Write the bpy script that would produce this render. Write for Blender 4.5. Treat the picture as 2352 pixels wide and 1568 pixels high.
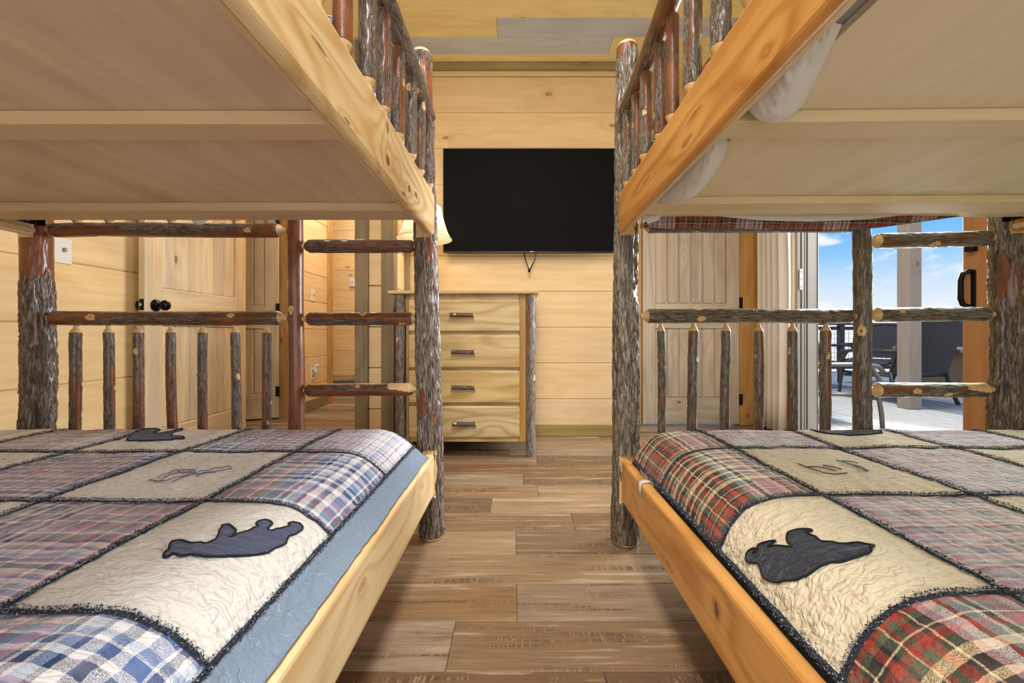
import bpy, bmesh, math, random
from mathutils import Vector, Matrix, noise
from mathutils.geometry import delaunay_2d_cdt
PI = math.pi
for o in list(bpy.data.objects):
    bpy.data.objects.remove(o)
SC = bpy.context.scene
COL = SC.collection
random.seed(7)

# ------------------------------------------------------------------ camera, sky, sun, lamps, exposure
H = 0.764            # eye height
F = 930.0            # focal length in pixels of the 2352 px wide frame
VX, VY = 1188.0, 768.0
cam_d = bpy.data.cameras.new('camera')
cam_d.sensor_fit = 'HORIZONTAL'; cam_d.sensor_width = 36.0
cam_d.lens = F / 2352 * 36
cam_d.shift_x = -(VX - 1176) / 2352
cam_d.shift_y = -(784 - VY) / 2352
cam_d.clip_start = 0.02
cam = bpy.data.objects.new('camera', cam_d); COL.objects.link(cam)
cam.location = (0, 0, H); cam.rotation_euler = (PI / 2, 0, 0)
SC.camera = cam
SC.view_settings.view_transform = 'Standard'
SC.view_settings.look = 'None'
SC.view_settings.exposure = 0.0
SC.view_settings.gamma = 1.0
SC.view_settings.use_curve_mapping = False


def lin(c):
    c = c / 255.0
    return c / 12.92 if c <= 0.04045 else ((c + 0.055) / 1.055) ** 2.4


def C(r, g, b):
    return (lin(r), lin(g), lin(b), 1.0)


def N(nt, typ, ins=None, **attrs):
    n = nt.nodes.new(typ)
    for k, v in attrs.items():
        setattr(n, k, v)
    for k, v in (ins or {}).items():
        s = n.inputs[k]
        if isinstance(v, bpy.types.NodeSocket):
            nt.links.new(v, s)
        else:
            s.default_value = v
    return n


def M(nt, op, a, b=0.5, c=0.5, clamp=False):
    return N(nt, 'ShaderNodeMath', {0: a, 1: b, 2: c}, operation=op, use_clamp=clamp).outputs[0]


def MIX(nt, f, a, b, blend='MIX'):
    return N(nt, 'ShaderNodeMix', {0: f, 6: a, 7: b}, data_type='RGBA', blend_type=blend).outputs[2]


def RAMP(nt, f, stops, interp='LINEAR'):
    n = N(nt, 'ShaderNodeValToRGB', {0: f})
    cr = n.color_ramp; cr.interpolation = interp
    while len(cr.elements) < len(stops):
        cr.elements.new(0.5)
    for e, (p, c) in zip(cr.elements, stops):
        e.position = p; e.color = c if len(c) == 4 else (*c, 1)
    return n.outputs[0]


def smooth(nt, v, a, b):
    n = N(nt, 'ShaderNodeMapRange', {0: v, 1: a, 2: b, 3: 0.0, 4: 1.0}, interpolation_type='SMOOTHSTEP')
    return n.outputs[0]


# sky: pale haze at the horizon, blue above, thin clouds
world = bpy.data.worlds.new('sky'); SC.world = world; world.use_nodes = True
nt = world.node_tree; nt.nodes.clear()
tcw = N(nt, 'ShaderNodeTexCoord')
sep = N(nt, 'ShaderNodeSeparateXYZ', {0: tcw.outputs['Generated']})
sky = RAMP(nt, sep.outputs[2], [(0.0, C(244, 247, 252)), (0.045, C(238, 244, 253)), (0.10, C(206, 230, 253)), (0.15, C(150, 206, 253)), (0.20, C(116, 190, 251)), (0.7, C(100, 172, 244))])
mpw = N(nt, 'ShaderNodeMapping', {0: tcw.outputs['Generated'], 3: (1, 1, 2.6)})
cn = N(nt, 'ShaderNodeTexNoise', {'Vector': mpw.outputs[0], 'Scale': 9.0, 'Detail': 7.0, 'Roughness': 0.55})
cl = smooth(nt, cn.outputs[0], 0.50, 0.64)
skyc = MIX(nt, cl, sky, C(246, 249, 253))
bg = N(nt, 'ShaderNodeBackground', {0: skyc, 1: 1.0})
ow = N(nt, 'ShaderNodeOutputWorld', {0: bg.outputs[0]})


def lamp(name, kind, loc, energy, color=(1, 1, 1), size=0.3, rot=(0, 0, 0), sizey=None):
    d = bpy.data.lights.new(name, kind); d.energy = energy; d.color = color
    if kind == 'AREA':
        d.size = size
        if sizey:
            d.shape = 'RECTANGLE'; d.size_y = sizey
    elif kind == 'POINT':
        d.shadow_soft_size = size
    elif kind == 'SUN':
        d.angle = size
    o = bpy.data.objects.new(name, d); COL.objects.link(o)
    o.location = loc; o.rotation_euler = rot
    return o


lamp('sun', 'SUN', (2, 3, 8), 2.3, (1, 0.97, 0.93), 0.15, (0, math.radians(-13), 0))      # high, from behind the house
lamp('ceiling_lamp', 'AREA', (0.0, 0.95, 2.74), 24, (1, 0.95, 0.88), 0.5)
lamp('ceiling_lamp', 'AREA', (0.0, -0.55, 2.74), 64, (1, 0.97, 0.94), 0.6)
# added unseen area lights: fill behind the camera, daylight boost outside the open slider
lamp('rear_fill', 'AREA', (0.0, -1.10, 1.25), 32, (0.95, 0.98, 1.0), 2.5, (math.radians(90), 0, 0), 1.7)
lamp('slider_daylight', 'AREA', (3.3, 2.75, 1.85), 300, (0.97, 0.99, 1.0), 2.0, Vector((-1.0, -0.62, -0.42)).to_track_quat('-Z', 'Y').to_euler(), 2.0)
lamp('hall_ceiling_lamp', 'AREA', (-1.6, 3.9, 2.72), 26, (1, 0.90, 0.76), 0.3)
lamp('hall_ceiling_lamp', 'AREA', (-2.0, 5.15, 2.72), 12, (1, 0.90, 0.76), 0.3)

# ------------------------------------------------------------------ mesh helpers
ORG = {}


def link(o, parent=None):
    COL.objects.link(o)
    if parent is not None:
        o.parent = parent
    return o


def org(parent):
    return ORG.get(parent.name, Vector((0, 0, 0))) if parent is not None else Vector((0, 0, 0))


def thing(name, label, cat, loc=(0, 0, 0), rz=0.0, group=None):
    o = bpy.data.objects.new(name, None); COL.objects.link(o)
    o.location = loc; o.rotation_euler = (0, 0, rz)
    o.empty_display_size = 0.1
    o['label'] = label; o['category'] = cat
    if group:
        o['group'] = group
    ORG[o.name] = Vector(loc)
    return o


def struct(name):
    o = bpy.data.objects.new(name, None); COL.objects.link(o); o['kind'] = 'structure'
    ORG[o.name] = Vector((0, 0, 0))
    return o


def tag(o, label, cat, group=None):
    o['label'] = label; o['category'] = cat
    if group:
        o['group'] = group
    return o


def mobj(name, vs, fs, mat, parent=None, sm=False, uvs=None, cols=None, fmats=None):
    """verts in scene coordinates; the parent's base point is taken off"""
    og = org(parent)
    me = bpy.data.meshes.new(name)
    me.from_pydata([(v[0] - og.x, v[1] - og.y, v[2] - og.z) for v in vs], [], fs)
    for m in (mat if isinstance(mat, (list, tuple)) else [mat]):
        me.materials.append(m)
    if sm:
        me.polygons.foreach_set('use_smooth', [True] * len(me.polygons))
    if fmats:
        me.polygons.foreach_set('material_index', fmats)
    if uvs:
        ul = me.uv_layers.new(name='UVMap')
        flat = []
        for l in me.loops:
            flat += uvs[l.vertex_index]
        ul.data.foreach_set('uv', flat)
    if cols:
        ca = me.color_attributes.new('bk', 'FLOAT_COLOR', 'POINT')
        flat = []
        for c in cols:
            flat += [c[0], c[1], c[2], 1.0]
        ca.data.foreach_set('color', flat)
    me.update()
    o = bpy.data.objects.new(name, me)
    link(o, parent)
    ORG[o.name] = og
    return o


def bm_obj(name, bm, mat, parent=None, sm=False):
    og = org(parent)
    if og.length:
        bmesh.ops.translate(bm, vec=-og, verts=bm.verts)
    me = bpy.data.meshes.new(name); bm.to_mesh(me); bm.free()
    for m in (mat if isinstance(mat, (list, tuple)) else [mat]):
        me.materials.append(m)
    if sm:
        me.polygons.foreach_set('use_smooth', [True] * len(me.polygons))
    o = bpy.data.objects.new(name, me); link(o, parent)
    ORG[o.name] = og
    return o


def add_box(bm, x0, x1, y0, y1, z0, z1, bev=0.0, seg=1, mat=None):
    r = bmesh.ops.create_cube(bm, size=1.0, matrix=Matrix.Translation(((x0 + x1) / 2, (y0 + y1) / 2, (z0 + z1) / 2)) @ Matrix.Diagonal((abs(x1 - x0), abs(y1 - y0), abs(z1 - z0), 1)))
    vs = r['verts']
    if bev:
        es = list({e for v in vs for e in v.link_edges})
        bmesh.ops.bevel(bm, geom=es, offset=bev, segments=seg, profile=0.5, affect='EDGES', clamp_overlap=True)
    return vs


def box(name, x0, x1, y0, y1, z0, z1, mat, parent=None, bev=0.003, seg=1, sm=False):
    bm = bmesh.new(); add_box(bm, x0, x1, y0, y1, z0, z1, bev, seg)
    return bm_obj(name, bm, mat, parent, sm)


PLK = {}


def plank(name, L, w, t, mat, parent, loc, rot=(0, 0, 0), bev=0.004, twist=None):
    """board with local x along its length, shares mesh data between alike boards"""
    k = (round(L, 3), round(w, 3), round(t, 3), mat.name, bev)
    if k not in PLK:
        bm = bmesh.new(); add_box(bm, -L / 2, L / 2, -t / 2, t / 2, -w / 2, w / 2, bev)
        me = bpy.data.meshes.new(name); bm.to_mesh(me); bm.free(); me.materials.append(mat); PLK[k] = me
    o = bpy.data.objects.new(name, PLK[k]); link(o, parent)
    o.location = loc; o.rotation_euler = rot
    return o


def tube(pts, r, n=8, closed=False, radii=None):
    """verts, faces of a tube along pts"""
    vs, fs = [], []
    pts = [Vector(p) for p in pts]
    up = Vector((0.13, 0.21, 0.97)).normalized()
    for i, p in enumerate(pts):
        d = (pts[min(i + 1, len(pts) - 1)] - pts[max(i - 1, 0)])
        d = d.normalized() if d.length > 1e-9 else Vector((0, 0, 1))
        a = d.cross(up)
        if a.length < 1e-3:
            a = d.cross(Vector((1, 0, 0)))
        a.normalize(); b = a.cross(d)
        rr = radii[i] if radii else r
        for k in range(n):
            t = 2 * PI * k / n
            vs.append(p + a * (math.cos(t) * rr) + b * (math.sin(t) * rr))
    for i in range(len(pts) - 1):
        for k in range(n):
            fs.append((i * n + k, i * n + (k + 1) % n, (i + 1) * n + (k + 1) % n, (i + 1) * n + k))
    fs.append(tuple(range(n))[::-1]); fs.append(tuple((len(pts) - 1) * n + k for k in range(n)))
    return vs, fs


def merge(*parts):
    vs, fs = [], []
    for v, f in parts:
        o = len(vs); vs += list(v); fs += [tuple(i + o for i in q) for q in f]
    return vs, fs


def lathe(prof, cx, cy, n=24):
    vs, fs = [], []
    for r, z in prof:
        for k in range(n):
            t = 2 * PI * k / n
            vs.append((cx + r * math.cos(t), cy + r * math.sin(t), z))
    for i in range(len(prof) - 1):
        for k in range(n):
            fs.append((i * n + k, i * n + (k + 1) % n, (i + 1) * n + (k + 1) % n, (i + 1) * n + k))
    return vs, fs


# ------------------------------------------------------------------ materials
def new_mat(name):
    m = bpy.data.materials.new(name); m.use_nodes = True
    nt = m.node_tree; nt.nodes.clear()
    out = N(nt, 'ShaderNodeOutputMaterial')
    b = N(nt, 'ShaderNodeBsdfPrincipled')
    nt.links.new(b.outputs[0], out.inputs[0])
    return m, nt, b


def setp(nt, b, **kw):
    for k, v in kw.items():
        k = k.replace('_', ' ')
        s = b.inputs[k]
        if isinstance(v, bpy.types.NodeSocket):
            nt.links.new(v, s)
        else:
            s.default_value = v


def plain(name, col, rough=0.5, metal=0.0, noise_amt=0.06, scale=30):
    m, nt, b = new_mat(name)
    tc = N(nt, 'ShaderNodeTexCoord')
    n = N(nt, 'ShaderNodeTexNoise', {'Vector': tc.outputs['Object'], 'Scale': scale, 'Detail': 4.0})
    f = M(nt, 'MULTIPLY', n.outputs[0], noise_amt * 2)
    c = MIX(nt, f, col, (0, 0, 0, 1))
    setp(nt, b, Base_Color=c, Roughness=rough, Metallic=metal)
    return m


def coords(nt, seed=0.0):
    tc = N(nt, 'ShaderNodeTexCoord')
    oi = N(nt, 'ShaderNodeObjectInfo')
    r = oi.outputs['Random']
    off = N(nt, 'ShaderNodeCombineXYZ', {0: M(nt, 'MULTIPLY', r, 31.7), 1: M(nt, 'MULTIPLY', r, 57.3), 2: M(nt, 'MULTIPLY_ADD', r, 83.1, seed)})
    v = N(nt, 'ShaderNodeVectorMath', {0: tc.outputs['Object'], 1: off.outputs[0]}, operation='ADD').outputs[0]
    return v, r


def scaled(nt, v, axis, along, across):
    s = [across] * 3; s[axis] = along
    return N(nt, 'ShaderNodeVectorMath', {0: v, 1: tuple(s)}, operation='MULTIPLY').outputs[0]


def wood(name, light, dark, axis=0, knots=0.5, rough=0.45, contrast=0.6, var=0.12, ring=10.0, knotcol=C(120, 70, 35), streak=None, bump=0.12, fine=24.0, spec=0.4, flat=None, rc=0.38, spots=()):
    m, nt, b = new_mat(name)
    v, r = coords(nt)
    g = N(nt, 'ShaderNodeTexNoise', {'Vector': scaled(nt, v, axis, 1.3, fine), 'Scale': 1.6, 'Detail': 6.0, 'Roughness': 0.65}).outputs[0]
    # knots bend the grain
    sk = [4.2] * 3; sk[axis] = 2.3
    kr = (0.05, 0.085)
    if flat is not None:          # knots run right through the board
        sk[flat] = 0.0; kr = (0.042, 0.066)
    vk = N(nt, 'ShaderNodeVectorMath', {0: v, 1: tuple(sk)}, operation='MULTIPLY').outputs[0]
    wk = N(nt, 'ShaderNodeTexNoise', {'Vector': v, 'Scale': 26.0, 'Detail': 1.0}).outputs['Color']
    vk = N(nt, 'ShaderNodeVectorMath', {0: vk, 1: N(nt, 'ShaderNodeVectorMath', {0: wk, 1: (0.05, 0.05, 0.05)}, operation='MULTIPLY').outputs[0]}, operation='ADD').outputs[0]
    vo = N(nt, 'ShaderNodeTexVoronoi', {'Vector': vk, 'Scale': 1.0, 'Randomness': 1.0}, feature='F1')
    kd = vo.outputs['Distance']
    bend = M(nt, 'DIVIDE', 0.05, M(nt, 'ADD', kd, 0.12))
    smask = None
    if spots:
        to = N(nt, 'ShaderNodeTexCoord').outputs['Object']
        wn = N(nt, 'ShaderNodeTexNoise', {'Vector': to, 'Scale': 70.0, 'Detail': 3.0}).outputs[0]
        so = N(nt, 'ShaderNodeSeparateXYZ', {0: to})
        for (sy, sz, ry, rz, dark_) in spots:
            dy = M(nt, 'DIVIDE', M(nt, 'SUBTRACT', so.outputs[1], sy), ry); dz = M(nt, 'DIVIDE', M(nt, 'SUBTRACT', so.outputs[2], sz), rz)
            dd = M(nt, 'SQRT', M(nt, 'ADD', M(nt, 'MULTIPLY', dy, dy), M(nt, 'MULTIPLY', dz, dz)))
            bend = M(nt, 'ADD', bend, M(nt, 'DIVIDE', 0.55, M(nt, 'ADD', dd, 1.6)))
            k_ = M(nt, 'MULTIPLY', M(nt, 'SUBTRACT', 1.0, smooth(nt, M(nt, 'ADD', dd, M(nt, 'MULTIPLY', M(nt, 'SUBTRACT', wn, 0.5), 1.6)), 0.55, 1.0)), dark_)
            smask = k_ if smask is None else M(nt, 'MAXIMUM', smask, k_)
    lo = N(nt, 'ShaderNodeTexNoise', {'Vector': scaled(nt, v, axis, 0.45, 4.0), 'Scale': 1.0, 'Detail': 2.0}).outputs[0]
    rg = M(nt, 'SINE', M(nt, 'MULTIPLY', M(nt, 'ADD', lo, bend), ring * 6.28))
    rg = M(nt, 'MULTIPLY_ADD', rg, 0.5, 0.5)
    f = M(nt, 'ADD', M(nt, 'MULTIPLY', smooth(nt, g, 0.25, 0.75), 0.62), M(nt, 'MULTIPLY', M(nt, 'POWER', rg, 2.0), rc))
    c = MIX(nt, M(nt, 'MULTIPLY', f, contrast), light, dark)
    if streak:
        st = N(nt, 'ShaderNodeTexNoise', {'Vector': scaled(nt, v, axis, 0.5, 7.0), 'Scale': 1.0, 'Detail': 3.0}).outputs[0]
        c = MIX(nt, M(nt, 'MULTIPLY', smooth(nt, st, 0.5, 0.72), streak[1]), c, streak[0])
    val = M(nt, 'MULTIPLY_ADD', r, 2 * var, 1 - var)
    hs = N(nt, 'ShaderNodeHueSaturation', {'Value': val, 'Saturation': M(nt, 'MULTIPLY_ADD', r, 0.16, 0.92), 'Color': c})
    c = hs.outputs[0]
    if knots > 0:
        pick = M(nt, 'LESS_THAN', N(nt, 'ShaderNodeSeparateColor', {0: vo.outputs['Color']}).outputs[0], knots)
        k1 = M(nt, 'MULTIPLY', M(nt, 'SUBTRACT', 1.0, smooth(nt, kd, kr[0], kr[1])), pick)
        k0 = M(nt, 'MULTIPLY', M(nt, 'SUBTRACT', 1.0, smooth(nt, kd, 0.02, 0.30)), M(nt, 'MULTIPLY', pick, 0.28))
        ki = M(nt, 'MULTIPLY', M(nt, 'SUBTRACT', 1.0, smooth(nt, kd, 0.025, 0.05)), 0.45)
        c = MIX(nt, k0, c, dark)
        kc = MIX(nt, ki, knotcol, light)
        c = MIX(nt, M(nt, 'MULTIPLY', k1, 0.85), c, kc)
    if smask is not None:
        c = MIX(nt, smask, c, knotcol)
    bp = N(nt, 'ShaderNodeBump', {'Strength': bump, 'Distance': 0.002, 'Height': f})
    setp(nt, b, Base_Color=c, Roughness=rough, Normal=bp.outputs[0], Specular_IOR_Level=spec)
    return m


def bark(name, ridge, crevice, peelc, pale, rough=0.40, coat=0.5):
    m, nt, b = new_mat(name)
    at = N(nt, 'ShaderNodeAttribute', attribute_name='bk')
    s = N(nt, 'ShaderNodeSeparateColor', {0: at.outputs['Color']})
    uv = N(nt, 'ShaderNodeUVMap', uv_map='UVMap')
    oi = N(nt, 'ShaderNodeObjectInfo')
    off = N(nt, 'ShaderNodeCombineXYZ', {0: M(nt, 'MULTIPLY', oi.outputs['Random'], 13.0), 1: M(nt, 'MULTIPLY', oi.outputs['Random'], 29.0)})
    v = N(nt, 'ShaderNodeVectorMath', {0: uv.outputs[0], 1: off.outputs[0]}, operation='ADD').outputs[0]
    fn = N(nt, 'ShaderNodeTexNoise', {'Vector': scaled(nt, v, 1, 0.22, 1.0), 'Scale': 260.0, 'Detail': 4.0, 'Roughness': 0.6}).outputs[0]
    big = N(nt, 'ShaderNodeTexNoise', {'Vector': scaled(nt, v, 1, 0.4, 1.0), 'Scale': 22.0, 'Detail': 3.0}).outputs[0]
    wq = N(nt, 'ShaderNodeTexNoise', {'Vector': scaled(nt, v, 1, 0.5, 1.0), 'Scale': 60.0, 'Detail': 3.0}).outputs['Color']
    vq = N(nt, 'ShaderNodeVectorMath', {0: v, 1: N(nt, 'ShaderNodeVectorMath', {0: wq, 1: (0.022, 0.05, 0.0)}, operation='MULTIPLY').outputs[0]}, operation='ADD').outputs[0]
    vq = N(nt, 'ShaderNodeVectorMath', {0: vq, 1: (1.0, 0.10, 1.0)}, operation='MULTIPLY').outputs[0]
    pd = N(nt, 'ShaderNodeTexVoronoi', {'Vector': vq, 'Scale': 125.0}, feature='DISTANCE_TO_EDGE').outputs['Distance']
    plate = M(nt, 'MULTIPLY_ADD', smooth(nt, pd, 0.0, 0.17), 0.62, 0.38)
    t = M(nt, 'ADD', M(nt, 'MULTIPLY', M(nt, 'MULTIPLY', M(nt, 'MULTIPLY_ADD', s.outputs[0], 0.6, 0.4), plate), 0.95), M(nt, 'MULTIPLY', M(nt, 'SUBTRACT', fn, 0.5), 0.7), clamp=True)
    c = RAMP(nt, t, [(0.08, crevice), (0.42, tuple(0.5 * (x + y) for x, y in zip(ridge, crevice))), (0.8, ridge)])
    c = MIX(nt, M(nt, 'MULTIPLY', smooth(nt, big, 0.48, 0.72), 0.22), c, peelc)
    pl = MIX(nt, smooth(nt, fn, 0.35, 0.8), peelc, crevice)
    pl = MIX(nt, smooth(nt, big, 0.4, 0.75), pl, tuple(min(1, x * 1.35) for x in peelc))
    pm = smooth(nt, M(nt, 'ADD', s.outputs[1], M(nt, 'MULTIPLY', M(nt, 'SUBTRACT', fn, 0.5), 0.5)), 0.35, 0.65)
    c = MIX(nt, pm, c, pl)
    pv = MIX(nt, smooth(nt, fn, 0.3, 0.8), pale, tuple(x * 0.72 for x in pale))
    c = MIX(nt, smooth(nt, s.outputs[2], 0.3, 0.6), c, pv)
    bp = N(nt, 'ShaderNodeBump', {'Strength': 0.8, 'Distance': 0.004, 'Height': M(nt, 'MULTIPLY', M(nt, 'ADD', M(nt, 'MULTIPLY', fn, 0.45), plate), M(nt, 'SUBTRACT', 1.0, M(nt, 'MULTIPLY', M(nt, 'MAXIMUM', pm, smooth(nt, s.outputs[2], 0.3, 0.6)), 0.9)))})
    setp(nt, b, Base_Color=c, Roughness=rough, Normal=bp.outputs[0], Coat_Weight=coat, Coat_Roughness=0.16)
    return m


def cloth(name, col, scale=55, bump=0.6, col2=None, rough=0.9, stitch=None):
    """quilted fabric: puckers between meandering stitch lines"""
    m, nt, b = new_mat(name)
    tc = N(nt, 'ShaderNodeTexCoord')
    c, h = quilt_bits(nt, tc.outputs['Object'], col, scale, stitch)
    bp = N(nt, 'ShaderNodeBump', {'Strength': bump, 'Distance': 0.006, 'Height': h})
    setp(nt, b, Base_Color=c, Roughness=rough, Normal=bp.outputs[0], Specular_IOR_Level=0.15, Sheen_Weight=0.15)
    return m


def quilt_bits(nt, v, col, scale, stitch=None):
    """meandering machine stitching with puckers between the lines"""
    sp = N(nt, 'ShaderNodeSeparateXYZ', {0: v})
    n1 = N(nt, 'ShaderNodeTexNoise', {'Vector': v, 'Scale': scale * 2.3, 'Detail': 1.0, 'Roughness': 0.4}).outputs[0]
    n0 = N(nt, 'ShaderNodeTexNoise', {'Vector': v, 'Scale': 9.0, 'Detail': 1.0}).outputs[0]
    # stitched rows that wander and break up
    ph = M(nt, 'ADD', M(nt, 'MULTIPLY', sp.outputs[1], 225.0), M(nt, 'ADD', M(nt, 'MULTIPLY', n1, 13.0), M(nt, 'MULTIPLY', n0, 10.0)))
    sn = M(nt, 'ABSOLUTE', M(nt, 'SINE', ph))
    d = smooth(nt, sn, 0.0, 0.75)
    fine = N(nt, 'ShaderNodeTexNoise', {'Vector': v, 'Scale': 420.0, 'Detail': 2.0}).outputs[0]
    pk = N(nt, 'ShaderNodeTexNoise', {'Vector': scaled(nt, v, 0, 0.5, 1.0), 'Scale': 80.0, 'Detail': 2.0, 'Roughness': 0.5}).outputs[0]
    line = M(nt, 'SUBTRACT', 1.0, smooth(nt, sn, 0.0, 0.10))
    c = col
    if not isinstance(c, bpy.types.NodeSocket):
        c = MIX(nt, M(nt, 'MULTIPLY', fine, 0.16), c, tuple(x * 0.6 for x in c[:3]) + (1,))
    if stitch:
        c = MIX(nt, M(nt, 'MULTIPLY', line, 0.45), c, stitch)
    h = M(nt, 'ADD', M(nt, 'MULTIPLY', d, 0.26), M(nt, 'MULTIPLY', pk, 2.4))
    return c, h


def stripes(*wc):
    tot = sum(w for w, _ in wc); out = []; a = 0.0
    for w, c in wc:
        out.append((a / tot, c)); a += w
    return out


def plaid(name, au, av, bu, bv, per=0.10, block=0.36, fade=0.3, fadec=C(210, 208, 210), bump=0.6, pick=0.5, edge=None):
    """madras patch: two fine plaids meeting in large blocks"""
    m, nt, b = new_mat(name)
    uv = N(nt, 'ShaderNodeUVMap', uv_map='UVMap')
    oi = N(nt, 'ShaderNodeObjectInfo')
    wv = N(nt, 'ShaderNodeTexNoise', {'Vector': uv.outputs[0], 'Scale': 40.0, 'Detail': 2.0})
    wob = N(nt, 'ShaderNodeVectorMath', {0: wv.outputs['Color'], 1: (0.007, 0.007, 0.0)}, operation='MULTIPLY').outputs[0]
    v0 = N(nt, 'ShaderNodeVectorMath', {0: uv.outputs[0], 1: wob}, operation='ADD').outputs[0]
    s = N(nt, 'ShaderNodeSeparateXYZ', {0: v0})
    r = oi.outputs['Random']
    fu = M(nt, 'FRACT', M(nt, 'ADD', M(nt, 'DIVIDE', s.outputs[0], per), M(nt, 'MULTIPLY', r, 7.3)))
    fv = M(nt, 'FRACT', M(nt, 'ADD', M(nt, 'DIVIDE', s.outputs[1], per * 0.85), M(nt, 'MULTIPLY', r, 11.9)))
    ku = M(nt, 'LESS_THAN', M(nt, 'FRACT', M(nt, 'ADD', M(nt, 'DIVIDE', s.outputs[0], block), M(nt, 'MULTIPLY', r, 3.7))), pick)
    if edge:
        ku = M(nt, 'GREATER_THAN', s.outputs[0], edge)
    kv = M(nt, 'LESS_THAN', M(nt, 'FRACT', M(nt, 'ADD', M(nt, 'DIVIDE', s.outputs[1], block * 0.9), M(nt, 'MULTIPLY', r, 5.3))), pick)
    warp = MIX(nt, ku, RAMP(nt, fu, au, 'CONSTANT'), RAMP(nt, fu, bu, 'CONSTANT'))
    weft = MIX(nt, kv, RAMP(nt, fv, av, 'CONSTANT'), RAMP(nt, fv, bv, 'CONSTANT'))
    tw = N(nt, 'ShaderNodeTexNoise', {'Vector': v0, 'Scale': 900.0, 'Detail': 0.0}).outputs[0]
    c = MIX(nt, smooth(nt, tw, 0.1, 0.9), warp, weft)
    fd = N(nt, 'ShaderNodeTexNoise', {'Vector': v0, 'Scale': 22.0, 'Detail': 4.0}).outputs[0]
    c = MIX(nt, M(nt, 'MULTIPLY', smooth(nt, fd, 0.38, 0.72), fade), c, fadec)
    tc = N(nt, 'ShaderNodeTexCoord')
    c, h = quilt_bits(nt, tc.outputs['Object'], c, 19)
    bp = N(nt, 'ShaderNodeBump', {'Strength': bump, 'Distance': 0.006, 'Height': h})
    setp(nt, b, Base_Color=c, Roughness=0.9, Normal=bp.outputs[0], Specular_IOR_Level=0.15, Sheen_Weight=0.1)
    return m


MT = {}
MT['pine'] = wood('pine_wall', C(238, 212, 166), C(214, 177, 122), 0, 0.42, 0.42, 0.6, 0.05, 6, flat=1)
MT['pine_ceiling'] = wood('pine_ceiling', C(232, 212, 152), C(206, 178, 116), 0, 0.5, 0.42, 0.6, 0.08, 6, flat=1)
MT['grey_ceiling'] = wood('grey_ceiling', C(196, 198, 194), C(166, 168, 166), 0, 0.3, 0.55, 0.7, 0.05, 7, C(110, 100, 90), flat=1)
MT['door'] = wood('door_pine', C(226, 208, 174), C(194, 164, 120), 2, 0.5, 0.35, 0.75, 0.08, 9, C(125, 75, 55), (C(176, 168, 158), 0.5))
MT['door_x'] = wood('door_pine_rail', C(226, 208, 174), C(194, 164, 120), 0, 0.5, 0.35, 0.75, 0.08, 9, C(125, 75, 55), (C(176, 168, 158), 0.5))
MT['door_y'] = wood('door_pine_rail', C(226, 208, 174), C(194, 164, 120), 1, 0.5, 0.35, 0.75, 0.08, 9, C(125, 75, 55), (C(176, 168, 158), 0.5))
MT['door_grey'] = wood('door_pine_grey', C(206, 192, 168), C(164, 142, 112), 2, 0.5, 0.4, 0.75, 0.08, 9, C(105, 78, 60), (C(160, 152, 144), 0.6))
MT['door_grey_x'] = wood('door_pine_grey_rail', C(206, 192, 168), C(164, 142, 112), 0, 0.5, 0.4, 0.75, 0.08, 9, C(105, 78, 60), (C(160, 152, 144), 0.6))
MT['casing'] = wood('casing_pine', C(206, 164, 100), C(166, 118, 62), 2, 0.3, 0.45, 0.8, 0.1, 8)
MT['timber'] = wood('weathered_timber', C(152, 134, 104), C(112, 96, 74), 2, 0.35, 0.6, 0.8, 0.08, 6, C(78, 56, 36), (C(140, 128, 112), 0.5))
MT['trimgreen'] = wood('trim_olive', C(168, 150, 98), C(132, 112, 64), 0, 0.3, 0.55, 0.7, 0.05, 6)
MT['railL'] = wood('maple_rail_pale', C(244, 224, 180), C(212, 172, 114), 1, 0.28, 0.32, 0.75, 0.02, 9, C(120, 76, 40), flat=0, rc=0.6)
MT['railR'] = wood('cherry_rail_amber', C(226, 172, 100), C(182, 118, 54), 1, 0.22, 0.30, 0.85, 0.02, 8, C(92, 52, 24), (C(170, 104, 50), 0.5), flat=0, rc=0.55)
YBL, YBR = 1.53, 1.49     # foot ends of the two bunks: knots below are measured from there
MT['railLU'] = wood('maple_rail_burl', C(244, 224, 180), C(208, 166, 106), 1, 0.0, 0.32, 0.75, 0.0, 9, C(112, 70, 36), flat=0, rc=0.65,
                    spots=[(0.946 - YBL, 1.245, 0.012, 0.016, 0.8), (0.950 - YBL, 1.172, 0.014, 0.017, 0.85), (1.136 - YBL, 1.172, 0.018, 0.013, 0.85), (1.215 - YBL, 1.182, 0.020, 0.010, 0.8), (1.085 - YBL, 1.141, 0.030, 0.006, 0.75), (0.625 - YBL, 1.205, 0.030, 0.005, 0.7), (0.72 - YBL, 1.145, 0.02, 0.005, 0.7), (1.03 - YBL, 1.195, 0.03, 0.025, 0.12)])
MT['railRU'] = wood('cherry_rail_streaked', C(226, 172, 100), C(182, 118, 54), 1, 0.0, 0.30, 0.85, 0.0, 8, C(110, 64, 30), (C(170, 104, 50), 0.5), flat=0, rc=0.6,
                    spots=[(0.80 - YBR, 1.20, 0.026, 0.006, 0.55), (0.84 - YBR, 1.165, 0.03, 0.008, 0.6), (1.12 - YBR, 1.19, 0.03, 0.004, 0.5)])
MT['railRL'] = wood('cherry_rail_knotty', C(226, 172, 100), C(182, 118, 54), 1, 0.0, 0.30, 0.85, 0.0, 8, C(86, 48, 22), (C(170, 104, 50), 0.5), flat=0, rc=0.55,
                    spots=[(0.753 - YBR, 0.252, 0.012, 0.016, 0.85), (1.30 - YBR, 0.25, 0.010, 0.010, 0.6), (1.0 - YBR, 0.20, 0.016, 0.004, 0.6)])
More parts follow.
